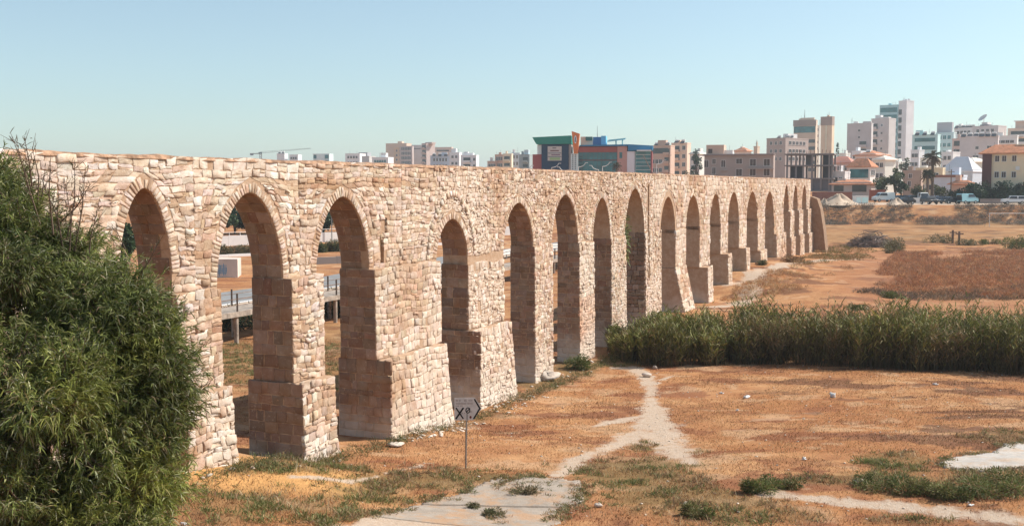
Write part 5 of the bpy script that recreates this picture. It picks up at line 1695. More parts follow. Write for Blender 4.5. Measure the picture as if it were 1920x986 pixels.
tree('round olive tree in front of the tan house', 1722, 343, 372, 246, 14, [(.09, .10, .04), (.12, .12, .05)], 900, .35)
tree('yellow green bush tree right of the palms', 1765, 345, 375, 240, 15, [(.13, .13, .045), (.10, .11, .04), (.07, .09, .035)], 1100, .35)
tree('dark tree between the pale van and the yellow green bush tree', 1790, 350, 378, 238, 15, DG, 1100, .35, hfrac=.97)
tree('large dark tree left of the terracotta roofed house', 1828, 336, 378, 231, 22, DG, 2200, .38, hfrac=.97)
tree('dark tree in front of the brown chimney wall', 1858, 347, 380, 230, 20, DG, 1800, .38, hfrac=.97)
tree('dark tree behind the white off-road car', 1888, 340, 380, 229, 20, DG, 1900, .38, hfrac=.97)
tree('dark tree at the right edge of the photo', 1915, 334, 380, 230, 20, DG, 1900, .38, hfrac=.97)
tree('dark low tree right of the large dark tree', 1842, 352, 382, 228, 16, DG, 1200, .38, hfrac=.97)
def palm(label, u, vtop, d, rw, nf=46):
    P0 = at(u, 349.4, d); zb = gz(P0.x, P0.y)
    H = CAM_Z - (vtop - 349.4) * d / FPX - zb
    e = empty('palm_tree', (P0.x, P0.y, zb), 0, label, 'palm tree', 'palms by the dirt road')
    t = MB(); r = .32
    hgt = H - 1.9
    t.path([(0, 0, -.3), (.04, 0, hgt * .4), (0, .05, hgt * .8), (0, 0, hgt)], [r * 1.3, r, r * .9, r * 1.2], 9)
    t.build('trunk', M['bark'], e)
    R_ = rw * d / FPX
    parts = []
    for i in range(nf):
        az = rng.uniform(0, 6.28); el = rng.uniform(-.9, 1.25)
        dv = np.array([math.cos(az) * math.cos(el), math.sin(az) * math.cos(el), math.sin(el)])
        L = R_ * rng.uniform(.85, 1.15)
        m_ = 16
        tt = np.linspace(.25, 1, m_)
        P = np.array([[0, 0, hgt]]) + dv * (tt * L)[:, None] + np.array([[0, 0, -1]]) * (tt ** 2 * L * .35)[:, None]
        c = cols(m_, [(.10, .095, .045), (.075, .09, .04), (.15, .10, .055)] if el > -.2 else [(.22, .13, .07), (.16, .09, .055)], None, .2)
        sd = np.cross(dv, [0, 0, 1]); sd = sd / (np.linalg.norm(sd) + 1e-6)
        for sg in (-1, 1):
            parts.append(blades(P, dv * .7 + sg * sd * .8 + rng.normal(size=(m_, 3)) * .15, L * .32, .10, .5, c))
        parts.append(blades(P[:1] - dv * .25 * L, dv[None], L * 1.1, .10, .3, c[:1]))
    V, F, cc = merge(parts)
    np_mesh('crown', V, F, M['crown'], e, cc)
palm('tall palm with a brownish crown beside the dirt road', 1748, 277, 238, 16)
palm('shorter palm touching the tall palm on its left', 1739, 311, 236, 13)
palm('small palm in front of the shopping building', 1156, 298, 318, 9, 30)

# ---------------------------------------------------------------- beyond the arches
def along(o, s0, s1, step):
    return [aq(s, o, 0) for s in np.arange(s0, s1 + 1e-6, step)]
# raised footbridge
fb = empty('footbridge', (*aq(58, -20.5, 0)[:2], gz(*aq(58, -20.5, 0)[:2])), 0, 'grey raised footbridge on round concrete columns seen through the near arches', 'footbridge')
F0 = Vector(fb.location)
def L3(s, o, z): return Vector(aq(s, o, z)) - F0
for i, s in enumerate(np.arange(46, 116, 2.0)):
    m = MB()
    p = [L3(s, -21.6, 1.84), L3(s + 1.97, -21.6, 1.84), L3(s + 1.97, -19.4, 1.84), L3(s, -19.4, 1.84)]
    q = [v + Vector((0, 0, .3)) for v in p]
    m.poly(p + q, [(3, 2, 1, 0), (4, 5, 6, 7), (0, 1, 5, 4), (1, 2, 6, 5), (2, 3, 7, 6), (3, 0, 4, 7)])
    m.build('deck_panel', M['concrete'], fb)
    for o in (-19.6, -21.4):
        g = gz(*aq(s + 1, o, 0)[:2])
        m = MB(); m.tube(L3(s + 1, o, g - .3), L3(s + 1, o, 1.839), .13, n=10); m.build('column', M['concrete'], fb)
        m = MB(); m.tube(L3(s + 1, o + (.1 if o > -20 else -.1), 2.0), L3(s + 1, o + (.1 if o > -20 else -.1), 3.15), .06, n=6); m.build('railing_post', M['shutter'], fb)
for o in (-19.48, -21.52):
    for z in (2.5, 2.85):
        m = MB(); m.tube(L3(46, o, z), L3(116, o, z), .018, n=5); m.build('railing_cable', M['wood'], fb)
# roads: strips laid on the terrain
def strip(name, o0, o1, s0, s1, lift, mat, step=1.0, cross=4):
    ss = np.arange(s0, s1, step)
    V, F = [], []
    oo = np.linspace(o0, o1, cross + 1)
    for s in ss:
        for o in oo:
            x, y, _ = aq(s, o, 0); V.append((x, y))
    V = np.array(V); z = ground_z(V[:, 0], V[:, 1]) + lift
    V = np.column_stack([V, z]); c = cross + 1
    for i in range(len(ss) - 1):
        for k in range(cross):
            F.append((i * c + k, (i + 1) * c + k, (i + 1) * c + k + 1, i * c + k + 1))
    return tag(np_mesh(name, V, np.array(F)[:, ::-1], mat, None, None, True), kind='structure')
strip('road', -31.6, -38, 40, 220, .03, M['asphalt'])
strip('pavement', -29.9, -31.3, 40, 220, .10, M['dirt_pale'], cross=2)
strip('kerb', -31.3, -31.6, 40, 220, .13, M['white_wall'], cross=1)
# guard rail
gr = empty('guard_rail', aq(86, -29.2, 0), 0, 'white metal guard rail beside the road behind the aqueduct', 'guard rail')
g0 = Vector(gr.location)
for zz in (.55, .85):
    m = MB()
    for s in np.arange(82, 168, 2.0):
        a, b_ = aq(s, -29.2, 0), aq(s + 2, -29.2, 0)
        za, zb = gz(*a[:2]) + zz - (.45 if s < 83 else 0), gz(*b_[:2]) + zz
        n3 = Vector((AN[0], AN[1], 0)) * .04
        A, B_ = Vector((a[0], a[1], za)) - g0, Vector((b_[0], b_[1], zb)) - g0
        m.poly([A, B_, B_ + Vector((0, 0, .2)), A + Vector((0, 0, .2)), A + n3, B_ + n3, B_ + n3 + Vector((0, 0, .2)), A + n3 + Vector((0, 0, .2))],
               [(0, 1, 2, 3), (7, 6, 5, 4), (0, 4, 5, 1), (3, 2, 6, 7)])
    m.build('beam', M['white_wall'], gr)
for s in np.arange(83, 168, 4.0):
    a = aq(s, -29.25, 0); zg = gz(*a[:2])
    m = MB(); m.tube(Vector((a[0], a[1], zg - .2)) - g0, Vector((a[0], a[1], zg + 1.0)) - g0, .06, n=6); m.build('post', M['metal_grey'], gr)
# concrete block with blue scribble
p0 = at(396, 510, 100); zb = gz(p0.x, p0.y) - .2
cb = empty('concrete_block', (p0.x - 2, p0.y, zb), .1, 'pale concrete block with blue graffiti seen through the second arch', 'block')
m = MB(); m.box(0, 4.4, 0, 2.2, 0, 1.95); m.build('block', paint((186, 172, 160), .15), cb)
m = MB()
for k_ in range(9):
    x = 2.3 + .13 * k_
    m.box(x, x + .05, -.008, -.003, .55 + .2 * math.sin(k_ * 1.7), 1.3 + .25 * math.sin(k_ * 2.3))
for k_ in range(5):
    z = .6 + .18 * k_
    m.box(2.3, 3.4, -.016, -.011, z, z + .05)
m.build('graffiti', paint((70, 150, 190)), cb)['kind'] = 'stuff'
def long_wall(name, label, cat, pa, pb, h, th, mat, seg=3.0):
    pa, pb = Vector(pa), Vector(pb)
    L = (pb - pa).length
    e = empty(name, (pa.x, pa.y, gz(pa.x, pa.y)), math.atan2(pb.y - pa.y, pb.x - pa.x), label, cat)
    n_ = int(L / seg)
    for i in range(n_):
        q = pa.lerp(pb, (i + .5) / n_)
        dz = gz(q.x, q.y) - e.location.z
        m = MB(); m.box(L * i / n_, L * (i + 1) / n_ - .02, 0, th, dz - .4, dz + h); m.build('panel', mat, e)
    return e, L, n_
def xy(u, Y): return Vector(((u - 960) / FPX * Y, Y))
e, L, n_ = long_wall('parapet_wall', 'long white parapet wall with a rail seen through the near arches', 'wall', xy(300, 136), xy(1000, 172), 1.35, .3, M['white_wall'])
for i in range(n_ * 2):
    m = MB(); x = L * i / (n_ * 2) + .2; q = xy(300, 136).lerp(xy(1000, 172), x / L); dz = gz(q.x, q.y) - e.location.z
    m.tube((x, .15, dz + 1.3), (x, .15, dz + 1.85), .035, n=5); m.build('rail_post', M['white_wall'], e)
m = MB(); q = gz(*xy(1000, 172)) - e.location.z
m.tube((0, .15, 1.85), (L, .15, q + 1.85), .035, n=5); m.build('handrail', M['white_wall'], e)
long_wall('low_stone_wall', 'low grey stone wall seen through the third arch', 'wall', xy(560, 112), xy(700, 116), .75, .4, paint((120, 112, 108)))
long_wall('kerb_wall', 'pale low kerb wall in front of the round bushes behind the arches', 'wall', xy(330, 121), xy(900, 150), .3, .4, M['white_wall'])
for i, (u, Y, r, pal, wh) in enumerate(((402, 128, 9, OLV, 'leftmost'), (422, 127, 14, OLV, 'second'), (444, 128, 13, OLV, 'third'), (466, 129, 13, OLV, 'fourth'), (600, 133, 13, MG, 'fifth'), (616, 134, 13, OLV, 'sixth'), (634, 134, 13, MG, 'rightmost'))):
    P0 = xy(u, Y)
    q = project(P0.x, P0.y, gz(P0.x, P0.y))
    shrub('round bush on the verge behind the arches, %s in the row' % wh, q[0], q[1], r, 19, pal, 700, .3, 1.3, 'round bushes on the verge', 'verge_bush')
for lb, u, vt, Y, rw in (('dark tree behind the white parapet, leftmost through the second arch', 412, 388, 165, 34), ('tall dark tree behind the white parapet in the middle of the second arch', 438, 382, 170, 40), ('dark tree behind the white parapet at the shaded side of the second arch', 470, 386, 170, 40),
                         ('dark tree behind the white parapet, left in the third arch', 602, 392, 175, 32), ('dark tree behind the white parapet, right in the third arch', 634, 388, 175, 38), ('green tree seen through the first arch above the shrub', 232, 388, 90, 30),
                         ('tree behind the white parapet hidden mostly by the wide pier', 520, 394, 180, 34)):
    tree(lb, u, vt, 440, Y, rw, DG, 2600, .42, hfrac=.95)
for lb, u, Y in (('thin lamp post standing behind the third arch', 622, 150), ('thin pole standing behind the second arch', 408, 130)):
    P0 = xy(u, Y); zg = gz(P0.x, P0.y)
    e = empty('lamp_post', (P0.x, P0.y, zg), 0, lb, 'lamp post', 'lamp posts')
    m = MB(); m.tube((0, 0, -.2), (0, 0, 5.2), .08, .05, 7); m.build('pole', M['metal_grey'], e)
    m = MB(); m.tube((0, 0, 5.2), (.8, 0, 5.4), .04, n=5); m.box(.7, 1.2, -.1, .1, 5.36, 5.46); m.build('lamp_head', M['metal_grey'], e)

# ---------------------------------------------------------------- pavement, slab patch
def dusty(name, base, dust, amount):
    n = N(name)
    col = n.mix(n.ramp(n.noise(2.4, 5, .7), .35, .68), tuple(x * .8 for x in base), base)
    col = n.mix(n.math('MULTIPLY', n.ramp(n.noise(1.1, 6, .75), .46, .64), amount), col, dust)
    col = n.mix(n.math('MULTIPLY', n.ramp(n.noise(11.0, 4, .75), .56, .72), .5), col, tuple(x * .5 for x in base))
    n.bsdf(col, .93, n.bump(n.noise(9.0, 6, .75), .8, .03), 0, .15)
    return n.m
M['dusty_concrete'] = dusty('dusty_concrete', (.41, .345, .285), (.46, .27, .15), .75)
M['dusty_cement'] = dusty('dusty_cement', (.56, .51, .46), (.50, .33, .20), .6)
def broken_sheet(name, poly, lift, mat, joints, cell=.09, seed=3):
    root = empty(name, (0, 0, 0)); root['kind'] = 'structure'
    xs = [p[0] for p in poly]; ys = [p[1] for p in poly]
    gx_ = np.arange(min(xs), max(xs), cell); gy_ = np.arange(max(24.5, min(ys)), max(ys), cell)
    X_, Y_ = np.meshgrid(gx_, gy_)
    jx = .34 * (fbm(X_, Y_, 2.0, seed) - .5) + .22 * (fbm(X_, Y_, 6, seed + 1) - .5)
    ins = inside(X_ + jx * 2, Y_ + jx * 2.4, poly)
    crack = np.abs(Y_ * .3 + X_ + 1.2 * (fbm(X_, Y_, .9, 7) - .5) - (min(xs) + max(xs)) * .5 - 3.0) < .035
    ins &= ~crack
    Z_ = ground_z(X_, Y_) + lift
    bounds = [-1e9] + joints + [1e9]
    W, H_ = len(gx_), len(gy_)
    for k_ in range(len(bounds) - 1):
        row = (Y_ > bounds[k_] + .03) & (Y_ < bounds[k_ + 1] - .03)
        sel = ins & row
        cellok = sel[:-1, :-1]
        jj, ii = np.nonzero(cellok)
        if len(ii) < 4: continue
        dz = rng.uniform(-.012, .012)
        Vt = np.stack([X_, Y_, Z_ + dz], -1).reshape(-1, 3)
        Vb = Vt - np.array([0, 0, lift + .1])
        id_ = (np.arange(W * H_).reshape(H_, W))
        top = np.stack([id_[jj, ii], id_[jj, ii + 1], id_[jj + 1, ii + 1], id_[jj + 1, ii]], -1)
        # side skirts where the neighbour cell is empty
        pad = np.pad(cellok, 1)
        sk = []
        n0 = W * H_
        for dj, di, (a, b_) in ((-1, 0, (0, 1)), (1, 0, (2, 3)), (0, -1, (3, 0)), (0, 1, (1, 2))):
            e_ = ~pad[1 + jj + dj, 1 + ii + di]
            t = top[e_]
            sk.append(np.stack([t[:, b_], t[:, a], t[:, a] + n0, t[:, b_] + n0], -1))
        Fq = np.concatenate([top] + sk)
        used, inv = np.unique(Fq, return_inverse=True)
        Vall = np.concatenate([Vt, Vb])[used]
        np_mesh('slab', Vall, inv.reshape(Fq.shape), mat, root)
    return root
jy = [on_ground(1000, v).y for v in (952, 907)]
broken_sheet('pavement', PAVE, .03, M['dusty_concrete'], [jy[0], jy[1]])
broken_sheet('concrete_patch', PATCH, .03, M['dusty_cement'], [], .1, 6)

# ---------------------------------------------------------------- direction sign
p = on_ground(873, 877)
sg = empty('direction_sign', p, R(4), 'faded arrow shaped road sign crossed out with black paint on a thin post', 'sign')
ppm = FPX / p.y
top_z = (877 - 741) / ppm
m = MB(); m.tube((0, 0, -.3), (.04, 0, top_z - .05), .028, .026, 8); m.build('post', M['metal_grey'], sg)
bw = 51 / ppm; bh = 43 / ppm; x0 = -21 / ppm; z0 = top_z - bh
m = MB()
prof = [(x0, z0), (x0 + bw * .72, z0), (x0 + bw, z0 + bh * .52), (x0 + bw * .76, z0 + bh), (x0, z0 + bh)]
m.prism(prof, lambda a, z, t: (a, -.035 - .012 * (1 - t), z))
bd = m.build('board', plain('faded_sign_white', (.66, .64, .62), .1, 6, .6), sg)
def bar(nm, pa, pb, w, mat, y=-.0505):
    pa, pb = np.array(pa), np.array(pb); t = (pb - pa) / np.linalg.norm(pb - pa); nn_ = np.array([-t[1], t[0]]) * w / 2
    q = [pa - nn_, pb - nn_, pb + nn_, pa + nn_]
    m = MB(); m.poly([(a[0], y, a[1]) for a in q] + [(a[0], y + .002, a[1]) for a in q], [(0, 1, 2, 3), (7, 6, 5, 4), (0, 4, 5, 1), (1, 5, 6, 2), (2, 6, 7, 3), (3, 7, 4, 0)])
    return m.build(nm, mat, bd)
S_ = lambda fx_, fz_: (x0 + bw * fx_, z0 + bh * (1 - fz_))
bar('chevron_stroke', S_(.745, .06), S_(.955, .50), .045, M['black']); bar('chevron_stroke', S_(.955, .47), S_(.71, .95), .045, M['black'], -.0525)
bar('paint_stroke', S_(.05, .94), S_(.34, .44), .05, M['black'], -.054); bar('paint_stroke', S_(.06, .44), S_(.33, .93), .04, M['black'], -.056)
for k_ in range(9):
    t = k_ / 9 * 6.28; t2 = (k_ + 1) / 9 * 6.28
    bar('paint_scrawl', S_(.50 + .075 * math.cos(t), .56 + .12 * math.sin(t)), S_(.50 + .075 * math.cos(t2), .56 + .12 * math.sin(t2)), .028, M['black'], -.055)
bar('paint_scrawl', S_(.46, .62), S_(.58, .46), .03, M['black'], -.057); bar('paint_scrawl', S_(.47, .66), S_(.47, .98), .018, M['black'], -.057)
txt = plain('faded_brown_letter', (.16, .10, .09), .1, 5)
for zf, a0, a1, hh in ((.085, .06, .68, .07), (.215, .06, .66, .07), (.335, .05, .30, .045), (.66, .22, .40, .05), (.60, .58, .64, .05)):
    x = a0
    while x < a1:
        w = rng.uniform(.018, .034)
        if rng.random() > .14:
            pa, pb = S_(x, zf), S_(x + w, zf + hh)
            m = MB()
            for (q0, q1, q2, q3) in ((0, .3, 0, 1), (.3, 1, .75, 1), (.3, 1, 0, .22)):
                m.box(pa[0] + (pb[0] - pa[0]) * q0, pa[0] + (pb[0] - pa[0]) * q1, -.0495, -.0475, pa[1] + (pb[1] - pa[1]) * q2, pa[1] + (pb[1] - pa[1]) * q3) if False else m.box(min(pa[0] + (pb[0] - pa[0]) * q0, 9), pa[0] + (pb[0] - pa[0]) * q1, -.0495, -.0475, pb[1] + (pa[1] - pb[1]) * q2, pb[1] + (pa[1] - pb[1]) * q3)
            m.build('letter', txt, bd)
        x += w + .012
m = MB(); c_ = S_(.60, .87)
m.prism([(c_[0] + .035 * math.cos(t), c_[1] + .045 * math.sin(t)) for t in np.linspace(0, 6.28, 9)[:-1]], lambda a, z, t: (a, -.0497 + .002 * t, z)); m.build('red_mark', paint((120, 60, 56)), bd)

# ---------------------------------------------------------------- rocks and litter
def rock(name, label, cat, u, v, w, h, mat, flat=1.0, z0=.4, seed=0, group=None, dep=.8, rg=.2):
    p = on_ground(u, v, z0); sc_ = p.y / FPX
    r_ = np.random.default_rng(seed + 50)
    V, F = [], []
    na, nr = 10, 5
    for i in range(nr + 1):
        ph_ = math.pi * i / nr
        for j in range(na):
            t = 2 * math.pi * j / na
            k_ = 1 + rg * (r_.random() - .5) * 2
            V.append((w * sc_ / 2 * math.sin(ph_) * math.cos(t) * k_, w * sc_ / 2 * dep * math.sin(ph_) * math.sin(t) * k_, h * sc_ * (.45 + .5 * math.cos(ph_)) * k_))
    for i in range(nr):
        for j in range(na):
            F.append((i * na + j, (i + 1) * na + j, (i + 1) * na + (j + 1) % na, i * na + (j + 1) % na))
    o = np_mesh(name, V, F, mat, None)
    o.location = p
    return tag(o, label, cat, group)
rock('boulder', 'white boulder leaning on the pier beside the green weeds', 'boulder', 1024, 713, 44, 17, M['white_rock'], seed=11, rg=.42, dep=.6)
rock('boulder', 'small white stone left of the boulder at the pier foot', 'boulder', 1000, 716, 14, 8, M['white_rock'], seed=2)
rock('flat_stone', 'flat pale stone block on the start of the white trail', 'stone', 1213, 706, 20, 8, M['white_rock'], seed=3)
rock('flat_stone', 'flat white stone lying beside the foot of the wide pier', 'stone', 742, 836, 34, 8, M['white_rock'], seed=4)
rock('stone', 'small grey stone beside the reeds at the trail head', 'stone', 1228, 692, 9, 7, M['concrete'], seed=5)
rock('stone', 'round white stone in the grass right of the pavement', 'stone', 1122, 950, 16, 8, M['white_rock'], seed=6)
rock('stone', 'white stone in the foreground grass below the trail fork', 'stone', 1287, 947, 14, 7, M['white_rock'], seed=7)
rock('stone', 'pale stone at the edge of the weeds on the right', 'stone', 1612, 905, 26, 9, M['white_rock'], seed=8)
for i, (lb, u, v, w, h) in enumerate((('white plastic scrap nearest the reeds on the dry field', 1755, 722, 11, 6), ('white plastic bag scrap in the middle of the dry field', 1562, 745, 12, 11), ('white scrap on the dry grass right of the trail', 1398, 747, 13, 7), ('small pale scrap beside the scrap right of the trail', 1353, 738, 8, 4),
                                     ('white scrap in front of the dark brown patches', 1508, 862, 9, 6), ('small white scrap at the bottom right weeds', 1820, 948, 12, 4), ('tiny pale scrap below the scrap right of the trail', 1382, 770, 6, 4), ('white scrap on the grass left of the pavement', 345, 984, 16, 6))):
    rock('litter', lb, 'litter', u, v, w * .85, h * .7, M['scrap'], seed=20 + i, group='white litter on the field', dep=.5, rg=.8)

# ---------------------------------------------------------------- brushwood heap, posts, goal
p = on_ground(1637, 463, 1.5); sc_ = p.y / FPX
bh_ = empty('brushwood_heap', p, 0, 'grey brown heap of dry branches on the field right of the aqueduct', 'heap')
Wd, Hd = 54 * sc_, 33 * sc_
m = MB()
for k_ in range(420):
    r = rng.uniform(0, 1) ** .5; t = rng.uniform(0, 6.28)
    x, y = Wd * r * math.cos(t), Wd * .5 * r * math.sin(t)
    z = Hd * max(0, 1 - r ** 1.6) * rng.uniform(.35, 1.0) * (1 if x < 0 else 1 - .35 * x / Wd)
    a = rng.uniform(0, 6.28); l = rng.uniform(.5, 1.5)
    dv = Vector((math.cos(a), math.sin(a), rng.uniform(-.35, .5))) * l
    m.tube((x - dv.x / 2, y - dv.y / 2, z), (x + dv.x / 2, y + dv.y / 2, max(.02, z + dv.z)), rng.uniform(.02, .06), .015, 5)
m.build('branches', plain('grey_deadwood', (.27, .20, .165), .35, 2, .95), bh_)['kind'] = 'stuff'
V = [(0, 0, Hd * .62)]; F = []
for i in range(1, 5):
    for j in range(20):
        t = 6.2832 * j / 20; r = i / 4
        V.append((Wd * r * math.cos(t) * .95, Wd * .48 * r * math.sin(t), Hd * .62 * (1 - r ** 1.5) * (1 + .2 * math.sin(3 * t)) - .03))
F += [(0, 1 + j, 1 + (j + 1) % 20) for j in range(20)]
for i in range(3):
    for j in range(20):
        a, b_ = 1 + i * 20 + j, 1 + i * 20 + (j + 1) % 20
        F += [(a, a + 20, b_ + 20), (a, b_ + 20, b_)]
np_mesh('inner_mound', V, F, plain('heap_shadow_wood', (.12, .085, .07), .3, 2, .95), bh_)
for i, (u, v) in enumerate(((1786, 456), (1798, 459))):
    p = on_ground(u, v, 1.6)
    e = empty('wooden_post', p, 0, ('left' if i == 0 else 'right') + ' one of two short wooden posts at the edge of the field', 'post', 'wooden posts in the field')
    m = MB(); m.box(-.12, .12, -.12, .12, -.2, 1.75, top=(.02, .02)); m.build('shaft', M['wood'], e)
    m = MB(); m.box(-.5, .5, -.17, -.122, 1.35, 1.5); m.build('cross_piece', M['wood'], e)
P0 = xy(1855, 192); zg = gz(P0.x, P0.y)
gl = empty('football_goal', (P0.x, P0.y, zg), R(2), 'white football goal frame on the field at the right edge', 'goal')
for x in (0, 7.32):
    m = MB(); m.tube((x, 0, -.1), (x, 0, 2.44), .05, n=7); m.build('goal_post', M['white_wall'], gl)
    m = MB(); m.tube((x, 0, 2.44), (x, 1.2, 2.3), .035, n=5); m.tube((x, 1.2, 2.3), (x, 1.7, 0), .035, n=5); m.build('back_stay', M['metal_grey'], gl)
m = MB(); m.tube((-.07, 0, 2.44), (7.4, 0, 2.44), .055, n=7); m.build('crossbar', M['white_wall'], gl)

# ---------------------------------------------------------------- vehicles
def car(label, u, Y, L, heading, colr, kind='hatch', group='cars parked along the dirt road'):
    P0 = xy(u, Y); zg = gz(P0.x, P0.y) + .01
    e = empty({'van': 'parked_van', 'suv': 'parked_car', 'hatch': 'parked_car'}[kind], (P0.x, P0.y, zg), heading, label, 'van' if kind == 'van' else 'car', group)
    n_ = N('car_paint'); n_.bsdf(srgb(*colr), .25, None, .0, .6); pm_ = n_.m
    if kind == 'suv': prof, hgt, W = [(-.5, .28), (-.5, .52), (-.47, .60), (-.28, .66), (-.17, .94), (-.12, 1.0), (.38, 1.0), (.44, .96), (.48, .62), (.5, .5), (.5, .28)], 1.72, 1.85
    elif kind == 'van': prof, hgt, W = [(-.5, .22), (-.5, .45), (-.46, .55), (-.33, .62), (-.22, .94), (-.16, 1.0), (.48, 1.0), (.5, .95), (.5, .22)], 2.1, 1.9
    else: prof, hgt, W = [(-.5, .25), (-.5, .5), (-.46, .58), (-.25, .64), (-.12, .96), (-.05, 1.0), (.25, 1.0), (.33, .96), (.44, .68), (.5, .62), (.5, .25)], 1.45, 1.75
    bl = .60 if kind != 'van' else .58
    m = MB()
    def cross(a, z, t):
        w = W / 2 * (1.0 if z < .62 else 1.0 - .22 * (z - .62) / .38)
        return (a * L, (-w if t == 0 else w), z * hgt)
    m.prism(prof, cross); m.build('body', pm_, e)
    # side windows, windscreen, rear window
    for sgn in (-1, 1):
        tops = [p_ for p_ in prof if p_[1] > .9]
        xa, xb = min(p_[0] for p_ in tops), max(p_[0] for p_ in tops)
        for (fa, fb_) in ((.0, .48), (.52, 1.0)):
            if kind == 'van' and fa > .4: continue
            za, zb_ = .66, .93
            qa, qb = xa - .03 + (xb - xa + .04) * fa, xa - .03 + (xb - xa + .04) * fb_
            pts = []
            for (aa, zz) in ((qa - .05 * (fa == 0), za), (qb, za), (qb - .02, zb_), (qa + .03, zb_)):
                w = W / 2 * (1.0 - .22 * (zz - .62) / .38) + .012
                pts.append((aa * L, sgn * w, zz * hgt))
            m = MB(); m.poly(pts + [(x_, y_ - sgn * .03, z_) for x_, y_, z_ in pts], [(0, 1, 2, 3), (7, 6, 5, 4), (0, 4, 5, 1), (1, 5, 6, 2), (2, 6, 7, 3), (3, 7, 4, 0)]); m.build('side_window', M['dark_glass'], e)
    i0 = next(i for i, p_ in enumerate(prof) if p_[1] > .9)
    for (pa, pb, nm) in ((prof[i0 - 1], prof[i0], 'windscreen'), ([p_ for p_ in prof if p_[1] < .7 and p_[0] > .4][0], [p_ for p_ in prof if p_[1] > .9][-1], 'rear_window')):
        pts = []
        dx = -.012 if nm == 'windscreen' else .012
        for (pp, sg_) in ((pa, -1), (pa, 1), (pb, 1), (pb, -1)):
            w = W / 2 * (1.0 - .22 * max(0, pp[1] - .62) / .38) * .88
            t_ = .12
            a_ = pp[0] + ((pb[0] if pp is pa else pa[0]) - pp[0]) * t_; z_ = pp[1] + ((pb[1] if pp is pa else pa[1]) - pp[1]) * t_
            pts.append(((a_ + dx) * L, sg_ * w, z_ * hgt + .02))
        m = MB(); m.poly(pts, [(0, 1, 2, 3)]); m.build(nm, M['dark_glass'], e)
    for xw in (-.31, .31):
        for sgn in (-1, 1):
            yw = sgn * (W / 2 - .06)
            m = MB(); m.tube((xw * L, yw - .1, .33), (xw * L, yw + .1, .33), .33, n=14); o = m.build('wheel', M['tyre'], e)
            m = MB(); m.tube((xw * L, yw + sgn * .09, .33), (xw * L, yw + sgn * .115, .33), .2, n=12); m.build('rim', M['rim'], o)
    for sgn in (-1, 1):
        m = MB(); m.box(-.505 * L, -.49 * L, sgn * W * .36 - .16, sgn * W * .36 + .16, .48 * hgt, .56 * hgt); m.build('headlight', M['lamp'], e)
        m = MB(); m.box(.49 * L, .505 * L, sgn * W * .38 - .1, sgn * W * .38 + .1, .5 * hgt, .6 * hgt); m.build('tail_light', paint((120, 24, 20)), e)
    if kind == 'suv':
        m = MB(); m.tube((.5 * L + .02, 0, .56 * hgt), (.5 * L + .2, 0, .56 * hgt), .34, n=14); m.build('spare_wheel', M['white_wall'], e)
    return e
car('white off-road car with a spare wheel at the right edge', 1899, 217, 4.5, R(-10), (226, 228, 230), 'suv')
car('pale blue van half hidden under the dark trees', 1812, 221, 4.2, R(200), (150, 196, 206), 'van')
car('dark car parked left of the pale blue van', 1778, 221, 4.2, R(30), (26, 34, 44))
car('dark pick-up parked end-on below the palms', 1741, 217, 4.0, R(100), (36, 40, 50), 'suv')
car('dark blue car right behind the palms', 1758, 226, 4.2, R(15), (30, 44, 74))
car('dark car beside the steep sand heap', 1695, 216, 4.0, R(10), (48, 42, 40))
car('white van parked behind the steep sand heap', 1655, 236, 4.6, R(10), (214, 226, 226), 'van')
car('dark green car between the white van and the palms', 1708, 238, 4.1, R(10), (30, 56, 54))
car('white box van beside the trunk of the tall palm', 1730, 234, 4.4, R(80), (222, 222, 218), 'van')
car('dark teal car right of the white van', 1686, 238, 4.1, R(10), (26, 46, 56))

# ---------------------------------------------------------------- lamps, poles, crane
def curved_lamp(label, u, vtop, d, side):
    P0 = xy(u, d); zg = gz(P0.x, P0.y); H = CAM_Z - (vtop - 349.4) * d / FPX - zg
    e = empty('street_lamp', (P0.x, P0.y, zg), 0, label, 'street lamp', 'street lamps by the shopping building')
    pts = [(0, 0, -.2), (0, 0, H - 1.6)] + [(side * 2.0 * math.sin(t), 0, H - 1.6 + 1.6 * (1 - math.cos(t)) * .9) for t in (.35, .7, 1.05, 1.4)]
    m = MB(); m.path(pts, .09, 6); m.build('pole', M['white_wall'], e)
    q = pts[-1]; m = MB(); m.box(min(q[0], q[0] + side * .7), max(q[0], q[0] + side * .7), -.15, .15, q[2] - .08, q[2] + .08); m.build('lamp_head', M['white_wall'], e)
curved_lamp('curved white street lamp in front of the navy wall', 1034, 304, 300, 1)
curved_lamp('curved white street lamp leaning left at the edge of the navy wall', 1062, 311, 300, -1)
curved_lamp('curved white street lamp beside the white sign column', 1084, 303, 300, 1)
curved_lamp('curved white street lamp in the middle of the glazed hall', 1122, 308, 300, -1)
curved_lamp('curved white street lamp before the small palm', 1129, 302, 300, 1)
curved_lamp('curved white street lamp left of the red wall', 983, 308, 300, 1)
curved_lamp('white street lamp in front of the beige apartment block', 1230, 298, 300, 1)
def pole(label, u, vtop, d, tilt=0.0):
    P0 = xy(u, d); zg = gz(P0.x, P0.y); H = CAM_Z - (vtop - 349.4) * d / FPX - zg
    e = empty('utility_pole', (P0.x, P0.y, zg), 0, label, 'pole', 'utility poles')
    m = MB(); m.tube((-tilt * H, 0, -.3), (0, 0, H), .16, .1, 7); m.build('shaft', M['wood'], e)
    m = MB(); m.box(-.7, .7, -.06, .06, H - .6, H - .48); m.build('cross_arm', M['wood'], e)
pole('dark wooden pole in front of the beige apartment block', 1253, 288, 290)
pole('leaning dark pole at the right end of the shopping building', 1205, 292, 290, -.55)
pole('wooden pole between the palms and the dark trees', 1781, 318, 240)
d = 720.0
P0 = xy(491, d); zg = gz(P0.x, P0.y)
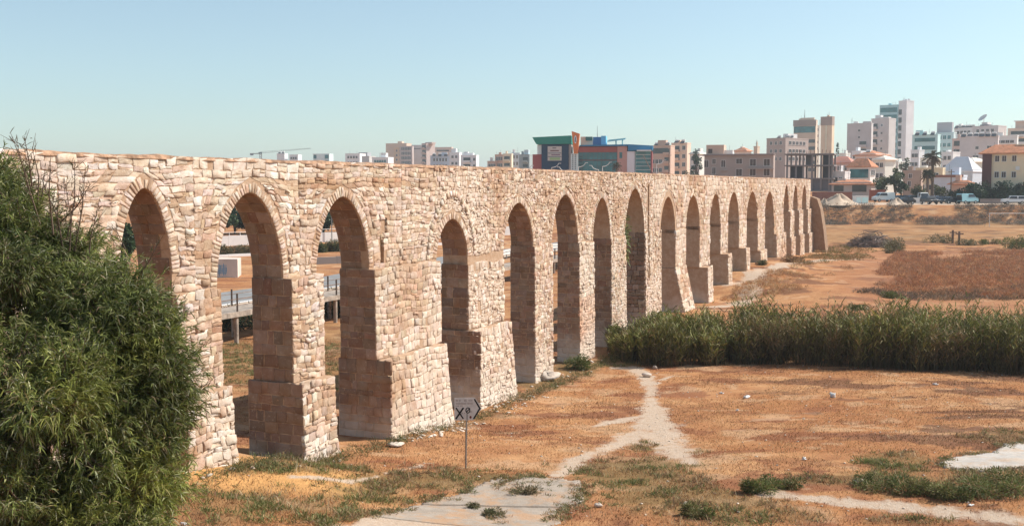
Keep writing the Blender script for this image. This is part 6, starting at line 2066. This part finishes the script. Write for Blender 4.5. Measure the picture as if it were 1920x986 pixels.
cr = empty('tower_crane', (P0.x, P0.y, zg), 0, 'grey tower crane far away above the left part of the aqueduct', 'crane')
kk = d / FPX
zt = lambda v: CAM_Z - (v - 349.4) * kk - zg
for a, b_ in ((-.6, -.6), (.6, -.6), (.6, .6), (-.6, .6)):
    m = MB(); m.tube((a, b_, 0), (a, b_, zt(289)), .14, n=4); m.build('mast_rail', M['metal_grey'], cr)
m = MB()
for i in range(18):
    z = zt(289) * i / 18; z2 = zt(289) * (i + 1) / 18
    m.tube((-.6, -.6, z), (.6, -.6, z2), .08, n=4); m.tube((.6, .6, z), (-.6, .6, z2), .08, n=4)
m.build('mast_lattice', M['metal_grey'], cr)['kind'] = 'stuff'
jib = Vector(((584 - 491) * kk, 0, zt(279.5))); root_ = Vector((0, 0, zt(288)))
for dy, dz in ((-.5, 0), (.5, 0), (0, 1.0)):
    m = MB(); m.tube(root_ + Vector((0, dy, dz)), jib + Vector((0, dy, dz * .3)), .09, n=4); m.build('jib_chord', M['metal_grey'], cr)
m = MB()
for i in range(22):
    a = root_.lerp(jib, i / 22); b_ = root_.lerp(jib, (i + .5) / 22)
    m.tube(a + Vector((0, -.5, 0)), b_ + Vector((0, 0, .8)), .05, n=4)
m.build('jib_lattice', M['metal_grey'], cr)['kind'] = 'stuff'
m = MB(); m.box(-7, -.3, -.7, .7, zt(289.5), zt(288)); m.build('counter_jib', M['metal_grey'], cr)
m = MB(); m.box(-7, -5, -.8, .8, zt(292), zt(289.5) - .01); m.build('counterweight', paint((110, 118, 124)), cr)
m = MB(); m.box(-1.2, 1.2, -1.2, -.71, zt(289), zt(286)); m.build('cab', paint((110, 130, 136)), cr)

# dark growth under and behind the footbridge
for lb, u, Y in (('dark bush left behind the footbridge columns in the second arch', 420, 65), ('dark bush right behind the footbridge columns in the second arch', 458, 67),
                 ('dark bush left behind the footbridge columns in the third arch', 612, 73), ('dark bush right behind the footbridge columns in the third arch', 640, 75)):
    P0 = xy(u, Y); q = project(P0.x, P0.y, gz(P0.x, P0.y))
    shrub(lb, q[0], q[1], 30, 44, DG, 900, .3, .4, 'dark bushes behind the footbridge', 'bush')

# ---------------------------------------------------------------- summer haze
hz = MB(); hz.box(-4100, 4100, -70, 6100, -1.6, 75)
n = N('summer_haze')
n.nt.nodes.remove(n.nt.nodes['Geometry']) if 'Geometry' in n.nt.nodes else None
v = n.new('ShaderNodeVolumePrincipled')
v.inputs['Color'].default_value = (0.90, 0.95, 1.0, 1)
v.inputs['Density'].default_value = 0.00027
v.inputs['Anisotropy'].default_value = 0.2
n.nt.links.new(v.outputs[0], n.out.inputs['Volume'])
hzo = hz.build('haze', n.m)
hzo['kind'] = 'stuff'; hzo['label'] = 'pale summer haze over the field and town'; hzo['category'] = 'haze'
